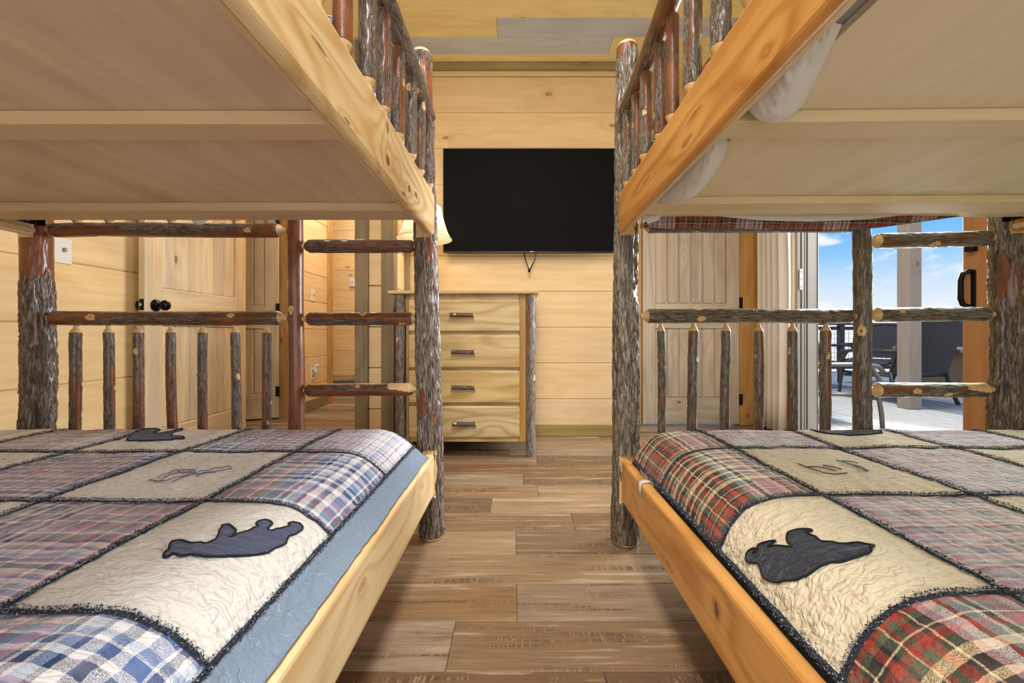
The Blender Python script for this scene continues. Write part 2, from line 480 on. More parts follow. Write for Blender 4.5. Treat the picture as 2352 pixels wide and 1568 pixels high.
MT['railLL'] = wood('maple_rail_plain', C(244, 224, 180), C(212, 172, 114), 1, 0.0, 0.32, 0.75, 0.0, 9, C(176, 128, 76), flat=0, rc=0.6,
                    spots=[(0.80 - YBL, 0.27, 0.022, 0.012, 0.55), (1.30 - YBL, 0.275, 0.012, 0.008, 0.5)])
MT['slatL'] = wood('slat_pine', C(222, 194, 154), C(196, 164, 122), 0, 0.1, 0.5, 0.6, 0.04, 5)
MT['slatR'] = wood('slat_poplar', C(228, 210, 172), C(204, 184, 140), 0, 0.1, 0.5, 0.6, 0.04, 5)
MT['plyL'] = wood('ply_tan', C(228, 204, 172), C(204, 172, 142), 1, 0.0, 0.45, 0.85, 0.02, 3, fine=14, streak=(C(190, 156, 128), 0.6))
MT['plyR'] = wood('ply_cream', C(236, 224, 194), C(210, 196, 160), 1, 0.0, 0.5, 0.7, 0.02, 3, fine=14)
MT['dresser'] = wood('dresser_hickory', C(234, 212, 156), C(186, 150, 92), 0, 0.25, 0.32, 0.85, 0.04, 11, C(96, 58, 28), (C(200, 166, 110), 0.5), flat=1, rc=0.6)
MT['dresser_v'] = wood('dresser_frame', C(206, 166, 106), C(168, 122, 66), 2, 0.2, 0.35, 0.8, 0.03, 8)
MT['slider_wood'] = wood('slider_fir', C(196, 150, 106), C(170, 122, 80), 2, 0.0, 0.4, 0.8, 0.02, 6)
MT['barkL'] = bark('bark_russet', C(134, 118, 106), C(30, 19, 13), C(126, 68, 36), C(228, 196, 142))
MT['barkR'] = bark('bark_olive', C(136, 126, 108), C(34, 25, 18), C(118, 70, 38), C(230, 192, 130))
MT['barkG'] = bark('bark_ash', C(158, 146, 136), C(62, 46, 38), C(128, 86, 62), C(218, 190, 146))
MT['black'] = plain('black_iron', C(24, 23, 24), 0.35, 0.6)
MT['plate'] = plain('white_plastic', C(236, 234, 230), 0.35, 0, 0.01)
MT['greydot'] = plain('grey_plastic', C(150, 148, 146), 0.4)
MT['mattress'] = plain('mattress_ticking', C(170, 180, 188), 0.9)
MT['sheet'] = plain('white_sheet', C(226, 222, 220), 0.85, 0, 0.03, 8)
MT['screen'] = plain('tv_screen', C(20, 20, 21), 0.5, 0, 0.02)
MT['screen'].node_tree.nodes['Principled BSDF'].inputs['Specular IOR Level'].default_value = 0.04
MT['bezel'] = plain('tv_bezel', C(46, 50, 56), 0.3, 0.6)
MT['curtain'] = plain('curtain_linen', C(232, 224, 216), 0.9, 0, 0.03)
MT['vinyl'] = plain('vinyl_taupe', C(134, 128, 119), 0.45, 0, 0.02)
MT['vinyl_dark'] = plain('vinyl_gasket', C(52, 50, 46), 0.5)
MT['porch'] = wood('porch_post_paint', C(150, 140, 130), C(126, 116, 106), 2, 0.1, 0.7, 0.6, 0.03, 5)
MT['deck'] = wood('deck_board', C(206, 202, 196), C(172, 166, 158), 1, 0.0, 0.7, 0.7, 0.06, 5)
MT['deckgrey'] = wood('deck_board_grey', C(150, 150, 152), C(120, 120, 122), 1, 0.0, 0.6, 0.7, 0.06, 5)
MT['alum'] = plain('chair_frame', C(66, 60, 58), 0.45, 0.3)
MT['railing'] = plain('railing_dark', C(72, 62, 54), 0.6)
MT['riser'] = plain('stair_grey', C(132, 130, 126), 0.6)
MT['knob'] = plain('knob_bronze', C(26, 24, 25), 0.22, 0.8)
MT['steel'] = plain('latch_steel', C(200, 198, 194), 0.3, 0.9)
MT['dark'] = plain('closed_room', C(120, 92, 60), 0.8)
MT['silicone'] = plain('strap_clear', C(216, 204, 190), 0.3)
MT['red'] = plain('badge_red', C(170, 50, 46), 0.4)
MT['brass'] = plain('lamp_bronze', C(70, 48, 30), 0.35, 0.5)
MT['clay'] = plain('table_stone', C(150, 122, 92), 0.8)


def weave_mat():
    m, nt, b = new_mat('wicker_weave')
    tc = N(nt, 'ShaderNodeTexCoord')
    ch = N(nt, 'ShaderNodeTexChecker', {'Vector': tc.outputs['Object'], 'Scale': 55.0, 'Color1': C(34, 32, 32), 'Color2': C(70, 66, 64)})
    bp = N(nt, 'ShaderNodeBump', {'Strength': 0.8, 'Distance': 0.004, 'Height': ch.outputs['Fac']})
    setp(nt, b, Base_Color=ch.outputs[0], Roughness=0.55, Normal=bp.outputs[0])
    return m


MT['weave'] = weave_mat()


def floor_mat():
    m, nt, b = new_mat('vinyl_plank')
    v, r = coords(nt)
    base = RAMP(nt, r, [(0.0, C(136, 104, 70)), (0.2, C(154, 128, 98)), (0.4, C(108, 82, 58)), (0.55, C(158, 138, 116)), (0.7, C(130, 96, 62)), (0.85, C(94, 76, 62)), (1.0, C(146, 118, 86))])
    s1 = N(nt, 'ShaderNodeTexNoise', {'Vector': scaled(nt, v, 0, 0.9, 13.0), 'Scale': 2.0, 'Detail': 8.0, 'Roughness': 0.68, 'Distortion': 0.25}).outputs[0]
    s2 = N(nt, 'ShaderNodeTexNoise', {'Vector': scaled(nt, v, 0, 4.0, 150.0), 'Scale': 1.5, 'Detail': 5.0, 'Roughness': 0.7}).outputs[0]
    saw = N(nt, 'ShaderNodeTexNoise', {'Vector': scaled(nt, v, 0, 140.0, 26.0), 'Scale': 1.0, 'Detail': 4.0, 'Roughness': 0.7}).outputs[0]
    c = MIX(nt, M(nt, 'MULTIPLY', smooth(nt, s1, 0.50, 0.66), 0.85), base, C(84, 64, 48))
    c = MIX(nt, M(nt, 'MULTIPLY', smooth(nt, s1, 0.47, 0.34), 0.65), c, C(192, 172, 148))
    c = MIX(nt, M(nt, 'MULTIPLY', smooth(nt, s2, 0.45, 0.75), 0.6), c, C(84, 62, 44))
    pat = M(nt, 'MULTIPLY', smooth(nt, s1, 0.53, 0.60), smooth(nt, saw, 0.5, 0.62))
    c = MIX(nt, M(nt, 'MULTIPLY', pat, 0.45), c, C(182, 158, 128))
    bp = N(nt, 'ShaderNodeBump', {'Strength': 0.12, 'Distance': 0.001, 'Height': s2})
    setp(nt, b, Base_Color=c, Roughness=0.42, Normal=bp.outputs[0], Specular_IOR_Level=0.45)
    return m


MT['floor'] = floor_mat()


def shade_mat():
    m, nt, b = new_mat('lamp_shade_cloth')
    out = [n for n in nt.nodes if n.type == 'OUTPUT_MATERIAL'][0]
    tr = N(nt, 'ShaderNodeBsdfTranslucent', {0: C(246, 232, 206)})
    df = N(nt, 'ShaderNodeBsdfDiffuse', {0: C(236, 222, 198)})
    mx = N(nt, 'ShaderNodeMixShader', {0: 0.45, 1: df.outputs[0], 2: tr.outputs[0]})
    nt.links.new(mx.outputs[0], out.inputs[0])
    return m


MT['shade'] = shade_mat()


def glass_mat():
    m, nt, b = new_mat('window_glass')
    out = [n for n in nt.nodes if n.type == 'OUTPUT_MATERIAL'][0]
    tr = N(nt, 'ShaderNodeBsdfTransparent', {0: (0.74, 0.79, 0.74, 1)})
    gl = N(nt, 'ShaderNodeBsdfGlossy', {0: (0.8, 0.85, 0.82, 1), 1: 0.02})
    mx = N(nt, 'ShaderNodeMixShader', {0: 0.08, 1: tr.outputs[0], 2: gl.outputs[0]})
    nt.links.new(mx.outputs[0], out.inputs[0])
    return m


MT['glass'] = glass_mat()

# quilt cloths
wht, navy, blue, sky_, mauve, red_, gg, plum = C(226, 226, 230), C(46, 62, 104), C(84, 110, 166), C(152, 174, 208), C(192, 150, 182), C(178, 96, 116), C(124, 146, 152), C(140, 116, 156)
A_u = stripes((3, mauve), (1.4, gg), (1.4, red_), (1, wht), (2.4, gg), (1, plum), (2, mauve), (1, wht), (1.2, red_), (2, gg), (.8, sky_))
A_v = stripes((2, gg), (1.2, red_), (1.4, gg), (1, wht), (2, mauve), (2, gg), (1.2, red_), (1, plum), (1, wht))
B_u = stripes((3, blue), (.6, wht), (1.5, navy), (.8, wht), (2, sky_), (1, navy), (2, wht), (.6, blue), (1.5, navy), (2, wht))
B_v = stripes((2, navy), (1.2, wht), (2, blue), (.5, wht), (1.5, sky_), (2, wht), (1, blue), (.8, mauve), (2, wht))
W_u = stripes((2, wht), (.6, mauve), (1.4, wht), (.5, gg), (2, sky_), (.6, wht), (1, mauve), (2, wht), (.6, blue), (1, wht))
MT['pl_blue'] = plaid('plaid_blue', A_u, A_v, B_u, B_v, 0.12, 0.50, 0.15, pick=0.5, edge=0.11)
MT['pl_edge'] = plaid('plaid_pale_edge', A_u, W_u, W_u, B_v, 0.07, 0.50, 0.35, pick=0.5, edge=0.15)
MT['pl_red'] = plaid('plaid_berry', A_u, A_v, W_u, W_u, 0.075, 0.40, 0.35, pick=0.4)
MT['pl_mix'] = plaid('plaid_mauve_blue', A_u, A_v, B_u, B_v, 0.085, 0.40, 0.30)
cream, dk, rust, olive, mv2, bg2, pk = C(226, 204, 160), C(48, 46, 44), C(164, 62, 52), C(90, 98, 76), C(204, 162, 174), C(156, 168, 176), C(228, 218, 214)
R_u = stripes((3, dk), (.5, cream), (1, dk), (2, rust), (1.5, olive), (1, rust), (.4, cream), (2, olive), (1, dk), (2, rust))
R_v = stripes((2, rust), (1, dk), (.4, cream), (2, dk), (1.2, olive), (2, rust), (1, dk), (.4, cream), (1, olive))
K_u = stripes((3, dk), (1.5, cream), (1, dk), (.6, cream), (2, dk), (2, cream), (.6, dk))
K_v = stripes((2, dk), (1, cream), (2, dk), (1.6, cream), (1, olive), (.5, cream))
D_u = stripes((2, mv2), (1, bg2), (1, pk), (1.5, olive), (1, pk), (2, bg2), (1, rust), (2, pk), (1, mv2))
D_v = stripes((1.5, bg2), (1, pk), (1.5, mv2), (1, pk), (1, gg), (2, bg2), (1, rust), (1.2, pk))
MT['pr_red'] = plaid('plaid_rust', D_u, K_v, R_u, R_v, 0.085, 0.40, 0.12, C(190, 160, 150), pick=0.34, edge=0.13)
MT['pr_hem'] = plaid('plaid_rust_shaded', R_u, R_v, D_u, R_v, 0.05, 0.30, 0.10, C(150, 130, 124), pick=0.3)  # finer hem plaid; the hem's shade is put into its darker colours
MT['pr_mauve'] = plaid('plaid_dusty', D_u, D_v, D_u, W_u, 0.065, 0.36, 0.55, C(222, 214, 212))
MT['pr_green'] = plaid('plaid_heather', D_u, D_v, A_u, D_v, 0.07, 0.5, 0.5, C(222, 214, 212), pick=0.3)
MT['creamL'] = cloth('cream_cotton_cool', C(222, 220, 217), 19, 0.7, stitch=C(168, 164, 158))
MT['creamR'] = cloth('cream_cotton_warm', C(224, 212, 184), 19, 0.7, stitch=C(170, 156, 126))
MT['border'] = cloth('border_denim', C(122, 140, 162), 17, 0.6, stitch=C(190, 200, 210))
MT['bear'] = cloth('applique_navy', C(74, 82, 108), 19, 0.6, stitch=C(120, 126, 140))
MT['bearR'] = cloth('applique_slate', C(54, 58, 68), 19, 0.6, stitch=C(104, 104, 108))
MT['thread_dark'] = plain('thread_navy', C(42, 48, 60), 0.9)
MT['outline'] = plain('thread_black', C(20, 22, 30), 0.9)
MT['thread_mid'] = plain('thread_slate', C(92, 104, 124), 0.9)
MT['thread_pale'] = plain('thread_pale', C(176, 180, 186), 0.9)
MT['thread_wine'] = plain('thread_wine', C(126, 74, 80), 0.9)
MT['thread_blue'] = plain('thread_blue', C(108, 122, 160), 0.9)


def unproj(px, py, Y):
    return Vector(((px - VX) * Y / F, Y, H - (py - VY) * Y / F))


# ------------------------------------------------------------------ logs
def nz(x, y, z):
    return noise.noise(Vector((x, y, z)))


def log(name, p0, p1, r0, r1, seed, parent, mat, nu=24, nv=60, amp=0.003, peel=0.4, wob=0.006, ten0=0.0, ten1=0.0, tr=0.42, knots=3, notches=(), ridge=0.011, dome=0.006, zones=(), palecut=None, palef=1.0):
    """a log with real bark relief; ten0 / ten1: length of the whittled pale tenons; notches: (s0, s1, y plane) flats cut on the camera side"""
    p0, p1 = Vector(p0), Vector(p1)
    ax = p1 - p0; L = ax.length; ax = ax.normalized()
    a = ax.cross(Vector((0, 1, 0.02)))
    if a.length < 0.1:
        a = ax.cross(Vector((1, 0, 0)))
    a.normalize(); b = ax.cross(a)
    rnd = random.Random(seed); sx = seed * 13.37
    ss = [L * i / nv for i in range(nv + 1)]
    if not ten0:
        ss += [0.0015, dome * 0.5, dome]
    if not ten1:
        ss += [L - 0.0015, L - dome * 0.5, L - dome]
    if ten0:
        ss += [ten0, ten0 + 0.002, ten0 * 0.45]
    if ten1:
        ss += [L - ten1, L - ten1 - 0.002, L - ten1 * 0.45]
    for (s0, s1, yp) in notches:
        ss += [s0 - 0.0015, s0 + 0.0015, s1 - 0.0015, s1 + 0.0015]
    ss = sorted(set(round(s, 5) for s in ss))
    kn = [(rnd.uniform(0.1, 0.9) * L, rnd.uniform(0, 2 * PI), rnd.uniform(0.26, 0.50) * r0) for _ in range(knots)]
    vs, uvs, cols = [], [], []
    kf = 1.0 / ridge
    for s in ss:
        t = s / L
        cw = p0 + ax * s + (a * nz(s * 2.3, sx, 1.7) + b * nz(s * 2.3, sx, 9.1)) * wob * min(1, 6 * t, 6 * (1 - t))
        rb = (r0 + (r1 - r0) * t) * (1 + 0.07 * nz(s * 5, sx, 4.4))
        cone = 1.0; pale_s = 0.0
        for d, tl in ((s, ten0), (L - s, ten1)):
            if tl:
                if d < tl * 0.45:
                    cone = tr; pale_s = 1.0
                elif d < tl:
                    q = (d - tl * 0.45) / (tl * 0.55)
                    cone = tr + (1 - tr) * (q ** 0.7); pale_s = 1.0 if d < tl * palef - 0.001 else 0.0
            elif d < dome:
                q = 1 - d / dome
                cone = min(cone, 1 - 0.16 * q * q); pale_s = 1.0 if q > 0.25 else 0.0
        for k in range(nu):
            th = 2 * PI * k / nu
            c, sn = math.cos(th), math.sin(th)
            w = nz(c * 1.5 + sx, sn * 1.5, s * 9) * 0.6
            X, Y_ = (c * rb) * kf + w, (sn * rb) * kf + w
            n1 = nz(X, Y_, s * kf * 0.11 + sx)
            n2 = nz(X * 2.1, Y_ * 2.1, s * kf * 0.24 - sx)
            rg = max(0.0, min(1.0, 1.0 - 1.9 * abs(n1) ** 0.8 + 0.5 * n2))
            pn = nz(c * 0.9 + sx, sn * 0.9 + 3, s * 3.2) * 0.5 + 0.5 + 0.25 * nz(c * 3 + sx, sn * 3, s * 9)
            pz = peel
            for (za, zb_, dp) in zones:
                if za < s < zb_:
                    pz += dp * min(1.0, 9 * (s - za), 9 * (zb_ - s))
            pm = max(0.0, min(1.0, (pz - pn) * 7 + 0.5))
            pale = pale_s; bulge = 0.0
            for (ks, kt, kr) in kn:
                da = (th - kt + PI) % (2 * PI) - PI
                dd = ((s - ks) / (kr * 1.5)) ** 2 + (da * rb / kr) ** 2
                if dd < 1.0:
                    pale = 0.0 if dd < 0.04 else 1.0
                    bulge = -0.001
                elif dd < 3:
                    bulge = 0.0012 * (3 - dd) / 2
            if palecut and palecut[0] + 0.02 * nz(c * 2, sn * 2, seed) < s < palecut[1] and c * math.cos(palecut[2]) + sn * math.sin(palecut[2]) > 0.25 - (s - palecut[0]) * 7 + 0.15 * nz(c * 3, sn * 3, s * 30):
                pale = 1.0
            rr = rb * cone + bulge
            if cone > 0.98 and pale < 0.5:
                rr += amp * (rg - 0.5) * (1 - 0.85 * pm)
            v = cw + a * (c * rr) + b * (sn * rr)
            for (s0, s1, yp) in notches:
                if s0 < s < s1 and v.y < yp:
                    v.y = yp; pale = 1.0
            vs.append(v); uvs.append((th * r0 * 0.0105 / ridge, s * 0.0105 / ridge)); cols.append((rg, pm, pale))
    fs = []
    n = len(ss)
    for i in range(n - 1):
        for k in range(nu):
            k2 = (k + 1) % nu
            fs.append((i * nu + k, i * nu + k2, (i + 1) * nu + k2, (i + 1) * nu + k))
    for i, fl in ((0, True), (n - 1, False)):
        cidx = len(vs)
        cen = sum((vs[i * nu + k] for k in range(nu)), Vector()) / nu
        vs.append(cen + ax * (-0.001 if fl else 0.001)); uvs.append((0, 0)); cols.append((0.5, 0, 1.0))
        for k in range(nu):
            q = (i * nu + k, i * nu + (k + 1) % nu, cidx)
            fs.append(q[::-1] if fl else q)
    return mobj(name, vs, fs, mat, parent, True, uvs, cols)


# ------------------------------------------------------------------ room shell
XL, XR, YB, YF, ZC = -2.10, 2.10, 3.055, -1.20, 2.784
WT = 0.016           # plank thickness


def wall_x(name, X, y0, y1, z0, z1, face, pitch, base, mat='pine', holes=(), slab=0.10):
    """wall parallel to y at X; planks on the side 'face' (+1 / -1)"""
    w = struct(name)
    xs = (X - face * (WT + slab), X - face * WT)
    segs = [(y0, y1)]
    for h in holes:
        segs = [s for (a, b) in segs for s in ((a, min(b, h[0])), (max(a, h[1]), b)) if s[1] - s[0] > 0.01]
    k = math.floor((z0 - base) / pitch)
    if holes:
        for i, (a, b) in enumerate(segs):
            box('wall_core', min(xs), max(xs), a, b, z0, z1, MT['dark'], w, 0)
        for h in holes:
            box('wall_core', min(xs), max(xs), h[0], h[1], h[2], z1, MT['dark'], w, 0)
    else:
        box('wall_core', min(xs), max(xs), y0, y1, z0, z1, MT['dark'], w, 0)
    while base + k * pitch < z1 - 0.01:
        a, b = max(z0, base + k * pitch), min(z1, base + (k + 1) * pitch)
        if b - a > 0.02:
            ss = list(segs)
            for h in holes:
                if a >= h[2] - 0.05:
                    ss = [(y0, y1)]
            for (p, q) in ss:
                plank('plank', q - p, b - a - 0.0012, WT, MT[mat], w, (X - face * WT / 2, (p + q) / 2, (a + b) / 2), (0, 0, PI / 2), 0.006)
        k += 1
    return w


def wall_y(name, Y, x0, x1, z0, z1, face, pitch, base, mat='pine', slab=0.10):
    w = struct(name)
    ys = (Y - face * (WT + slab), Y - face * WT)
    box('wall_core', x0, x1, min(ys), max(ys), z0, z1, MT['dark'], w, 0)
    k = math.floor((z0 - base) / pitch)
    while base + k * pitch < z1 - 0.01:
        a, b = max(z0, base + k * pitch), min(z1, base + (k + 1) * pitch)
        if b - a > 0.02:
            plank('plank', x1 - x0, b - a - 0.0012, WT, MT[mat], w, ((x0 + x1) / 2, Y - face * WT / 2, (a + b) / 2), (0, 0, 0), 0.006)
        k += 1
    return w


# floor: vinyl planks running across the room
fl = struct('floor')
box('floor_slab', -3.4, 2.256, YF - 0.1, 6.2, -0.12, -0.008, MT['dark'], fl, 0)
rf = random.Random(3)
y = YF; row = 0; PW = 0.163
while y < 5.72:
    x = -3.3 + rf.uniform(-1.0, 0)
    lim = XR if y < 3.5 else -0.9
    while x < lim:
        a, b = max(x, -3.3), min(x + 1.22, lim)
        if b - a > 0.06:
            plank('plank', round(b - a, 2) - 0.001, PW - 0.0012, 0.008, MT['floor'], fl, ((a + b) / 2, y + PW / 2, -0.004), (PI / 2, 0, 0), 0.0012)
        x += 1.22
    y += PW; row += 1

# ceiling boards running across the room
ce = struct('ceiling')
box('ceiling_slab', -3.4, 2.4, YF - 0.1, 6.2, ZC + 0.016, ZC + 0.12, MT['dark'], ce, 0)
CP = 0.1675
rc = random.Random(11)
rows = [(2.922, [(-3.3, -1.2, 0), (-1.2, 2.1, 0)]), (2.7545, [(-3.3, -2.2, 0), (-2.2, 0.654, 1), (0.654, 2.1, 0)]), (2.587, [(-3.3, -0.134, 0), (-0.134, 2.1, 1)]), (2.4195, [(-3.3, -1.3, 0), (-1.3, 1.25, 0), (1.25, 2.1, 0)])]
y0 = 2.922
k = -26
while y0 + k * CP < 5.75:
    yy = y0 + k * CP
    if yy > YF - 0.2:
        segs = None
        for ry, sg in rows:
            if abs(ry - yy) < 0.03 and sg:
                segs = sg
        if segs is None:
            segs = []; x = -3.3 + rc.uniform(-1.5, 0)
            while x < XR:
                ln = rc.uniform(1.4, 2.6)
                segs.append((max(x, -3.3), min(x + ln, XR), 1 if rc.random() < 0.28 else 0)); x += ln
        for (a, b, g) in segs:
            if b - a > 0.05:
                plank('plank', b - a - 0.001, CP - 0.001, 0.016, MT['grey_ceiling' if g else 'pine_ceiling'], ce, ((a + b) / 2, yy + CP / 2, ZC + 0.008), (PI / 2, 0, 0), 0.0025)
    k += 1

XE = 0.88            # right end of the television wall; beyond it the closet recess
wall_y('wall_back', YB, -0.845, XE, 0, ZC, -1, 0.2704, 0.547, slab=0.20)
wall_x('wall_recess', XE, YB + 0.005, 3.42, 0, ZC, 1, 0.2704, 0.547, slab=0.05)
wl = wall_x('wall_left', XL, YF, 4.55, 0, ZC, 1, 0.284, 0.533, holes=[(2.99, 3.74, 2.06)])
wall_y('wall_hall_end', 5.73, -3.3, -1.1, 0, ZC, -1, 0.284, 0.533)
wall_x('wall_hall_right', -1.115, 2.87, 5.7, 0, ZC, -1, 0.284, 0.533, slab=0.10)
wall_y('wall_hall_corner', 4.552, -3.3, XL - 0.02, 0, ZC, 1, 0.284, 0.533)
# rooms beyond the connecting door and hall, closed
bx = struct('wall_side_room')
box('wall_core', -3.42, -3.32, YF - 0.1, 6.2, 0, ZC, MT['dark'], bx, 0)
box('wall_core', -3.32, XL - 0.13, 2.2, 2.3, 0, ZC, MT['dark'], bx, 0)
# closet wall with the plank door
wc = struct('wall_closet')
box('wall_core', XE + 0.01, 1.03, 3.436, 3.53, 0, ZC, MT['pine'], wc, 0)
box('wall_core', 1.885, XR + 0.15, 3.436, 3.53, 0, ZC, MT['pine'], wc, 0)
box('wall_core', 1.03, 1.885, 3.436, 3.53, 2.06, ZC, MT['pine'], wc, 0)
# unseen front wall behind the camera; its window is added to let in fill
wf = struct('wall_front')
box('wall_core', -2.2, -1.3, YF - 0.12, YF, 0, ZC, MT['pine'], wf, 0)
box('wall_core', 1.3, 2.25, YF - 0.12, YF, 0, ZC, MT['pine'], wf, 0)
box('wall_core', -1.3, 1.3, YF - 0.12, YF, 2.15, ZC, MT['pine'], wf, 0)
box('wall_core', -1.3, 1.3, YF - 0.12, YF, 0, 0.35, MT['pine'], wf, 0)
w2 = struct('fill_window')
box('pane', -1.3, 1.3, YF - 0.07, YF - 0.06, 0.35, 2.15, MT['glass'], w2, 0)
box('mullion', -0.03, 0.03, YF - 0.09, YF - 0.04, 0.35, 2.15, MT['vinyl'], w2)
# right wall around the glass slider
SY0, SY1, SZ = 0.86, 3.05, 2.06
wr = struct('wall_right')
box('wall_core', XR, 2.256, SY1 + 0.002, 3.53, 0, ZC, MT['pine'], wr, 0)
box('wall_core', XR, 2.256, YF - 0.1, SY0, 0, ZC, MT['pine'], wr, 0)
box('wall_core', XR, 2.256, SY0, SY1 + 0.002, SZ, ZC, MT['pine'], wr, 0)

# trims
tb = struct('trim_1')
box('moulding', -0.84, XE, 2.996, 3.054, 2.742, ZC - 0.001, MT['trimgreen'], tb, 0.004)  # dark olive tone carries the shade below the ceiling
box('moulding', -0.84, XE, 3.034, 3.054, 2.709, 2.741, MT['pine_ceiling'], tb, 0.004)
bb = struct('baseboard_back')
box('board', 0.0, XE, 3.036, 3.054, 0.001, 0.088, MT['trimgreen'], bb, 0.003)
box('board', -0.84, 0.0, 3.036, 3.054, 0.001, 0.088, MT['trimgreen'], bb, 0.003)
bl = struct('baseboard_hall')
box('board', XL + 0.001, XL + 0.019, 3.89, 4.55, 0.001, 0.105, MT['timber'], bl, 0.003)
ct = struct('trim_2')
box('corner_board', XL + 0.001, XL + 0.022, 4.47, 4.572, 0.001, ZC - 0.01, MT['casing'], ct, 0.004)
# stub of partition wall between the hall and the television wall: two timber posts and planks between
st = struct('wall_stub')
SX0, SX1, SYF = -1.115, -0.845, 2.775
box('timber_post', SX0, SX0 + 0.088, SYF, SYF + 0.09, 0, ZC - 0.002, MT['timber'], st, 0.004)
box('timber_post', SX1 - 0.088, SX1, SYF, SYF + 0.09, 0, ZC - 0.002, MT['timber'], st, 0.004)
for k in range(-2, 9):
    a = max(0.001, 0.547 + k * 0.284 - 0.015); b = min(ZC - 0.002, 0.547 + (k + 1) * 0.284 - 0.015)
    if b > a + 0.02:
        plank('plank', 0.093, b - a - 0.004, 0.03, MT['pine'], st, ((SX0 + SX1) / 2, SYF + 0.035, (a + b) / 2), (0, 0, 0), 0.006)
wall_x('wall_stub_side', SX1 + 0.0, SYF + 0.092, YB - 0.002, 0, ZC, 1, 0.2704, 0.547, slab=0.05)
t3 = struct('trim_3')
box('corner_board', SX1 + 0.001, SX1 + 0.038, 3.030, 3.0545, 0.09, 2.70, MT['timber'], t3, 0.003)


# ------------------------------------------------------------------ doors
def door(name, w, frame, base='door'):
    """plank-panelled door leaf; frame(x, y, z) maps local (x along width, y outward, z up) to the scene"""
    d = struct(name)
    h, t, sl = 2.03, 0.036, 0.107

    def lbox(nm, x0, x1, y0, y1, z0, z1, mat, par=None, bev=0.003):
        bm = bmesh.new(); add_box(bm, x0, x1, y0, y1, z0, z1, bev)
        for v in bm.verts:
            v.co = frame(v.co)
        bmesh.ops.recalc_face_normals(bm, faces=bm.faces)
        return bm_obj(nm, bm, mat, par or d)
    xm = MT[base + '_x']
    p = frame(Vector((1, 0, 0))) - frame(Vector((0, 0, 0)))
    if abs(p.y) > abs(p.x):
        xm = MT[base + '_y']
    lbox('stile', 0, sl, 0, t, 0.012, h, MT[base])
    lbox('stile', w - sl, w, 0, t, 0.012, h, MT[base])
    lbox('top_rail', sl, w - sl, 0, t, h - 0.12, h, xm)
    lbox('lock_rail', sl, w - sl, 0, t, 0.815, 1.024, xm)
    lbox('bottom_rail', sl, w - sl, 0, t, 0.012, 0.235, xm)
    n = 6; pw = (w - 2 * sl) / n
    for i in range(n):
        for (z0, z1) in ((0.235, 0.815), (1.024, h - 0.12)):
            lbox('panel_plank', sl + i * pw + 0.0009, sl + (i + 1) * pw - 0.0009, 0.008, t - 0.008, z0, z1, MT[base], None, 0.0075)
    return d, lbox


# door_1: leaf folded back along the left wall, free edge towards us (local x runs from the free edge to the hinge)
def fr1(v):
    return Vector((-2.036 + v.y, 2.175 + v.x, v.z))


d1, lb1 = door('door_1', 0.811, fr1)


def knobset(d, lb, x, z, side, thick=0.036):
    # rosette, neck, ball along local y
    prof = [(0.0, 0.0), (0.033, 0.0), (0.034, 0.004), (0.026, 0.010), (0.013, 0.013), (0.012, 0.030), (0.020, 0.036), (0.029, 0.046), (0.0295, 0.056), (0.024, 0.066), (0.010, 0.071), (0.0, 0.0715)]
    vs, fs = lathe(prof, 0, 0, 20)
    y0 = thick if side > 0 else 0.0
    k = 1.0 if side > 0 else 0.86
    return [(x + v[0], y0 + side * v[2] * k, z + v[1]) for v in vs], fs


for sd in (1, -1):
    vs, fs = knobset(d1, lb1, 0.065, 0.925, sd)
    mobj('door_knob', [fr1(Vector(v)) for v in vs], fs, MT['knob'], d1, True)
lb1('latch_plate', -0.0015, 0.001, 0.006, 0.030, 0.895, 0.955, MT['knob'], None, 0.0004)
lb1('latch_bolt', -0.010, -0.0015, 0.012, 0.024, 0.917, 0.933, MT['steel'], None, 0.003)


def hinge(fr, x, y, z, d):
    bm = bmesh.new(); add_box(bm, x - 0.004, x + 0.024, y, y + 0.003, z - 0.045, z + 0.045, 0.001)
    vs, fs = tube([(x, y + 0.005, z - 0.045), (x, y + 0.005, z + 0.045)], 0.007, 8)
    base = [bm.verts.new(v) for v in vs]
    for f in fs:
        bm.faces.new([base[i] for i in f])
    for v in bm.verts:
        v.co = fr(v.co)
    return bm_obj('hinge', bm, MT['black'], d)


for z in (0.25, 1.0, 1.8):
    hinge(fr1, 0.806, -0.004, z, d1)

# door_2: the second connecting door, swung into the side room, hinged on the far jamb
a2 = math.radians(203)


def fr2(v):   # local x from the hinge leftwards
    return Vector((-2.175 + math.cos(a2) * v.x + math.sin(a2) * -v.y * -1.0 * 0.0 + math.cos(a2 + PI / 2) * v.y * 1.0, 3.70 + math.sin(a2) * v.x + math.sin(a2 + PI / 2) * v.y, v.z))


d2, lb2 = door('door_2', 0.74, fr2)
for z in (0.25, 1.0, 1.8):
    hinge(fr2, 0.0, 0.036, z, d2)
dc = struct('trim_4')       # jambs and casing of the connecting doorway
box('jamb', XL - 0.115, XL, 3.722, 3.74, 0, 2.06, MT['casing'], dc, 0.002)
box('jamb', XL - 0.115, XL, 2.99, 3.004, 0, 2.06, MT['casing'], dc, 0.002)
box('casing', XL + 0.001, XL + 0.018, 3.735, 3.83, 0.001, 2.14, MT['casing'], dc, 0.004)
box('casing', XL + 0.001, XL + 0.018, 2.985, 3.735, 2.05, 2.14, MT['casing'], dc, 0.004)


# door_3: closet door in the recess
def fr3(v):
    return Vector((1.052 + v.x, 3.430 - v.y, v.z))


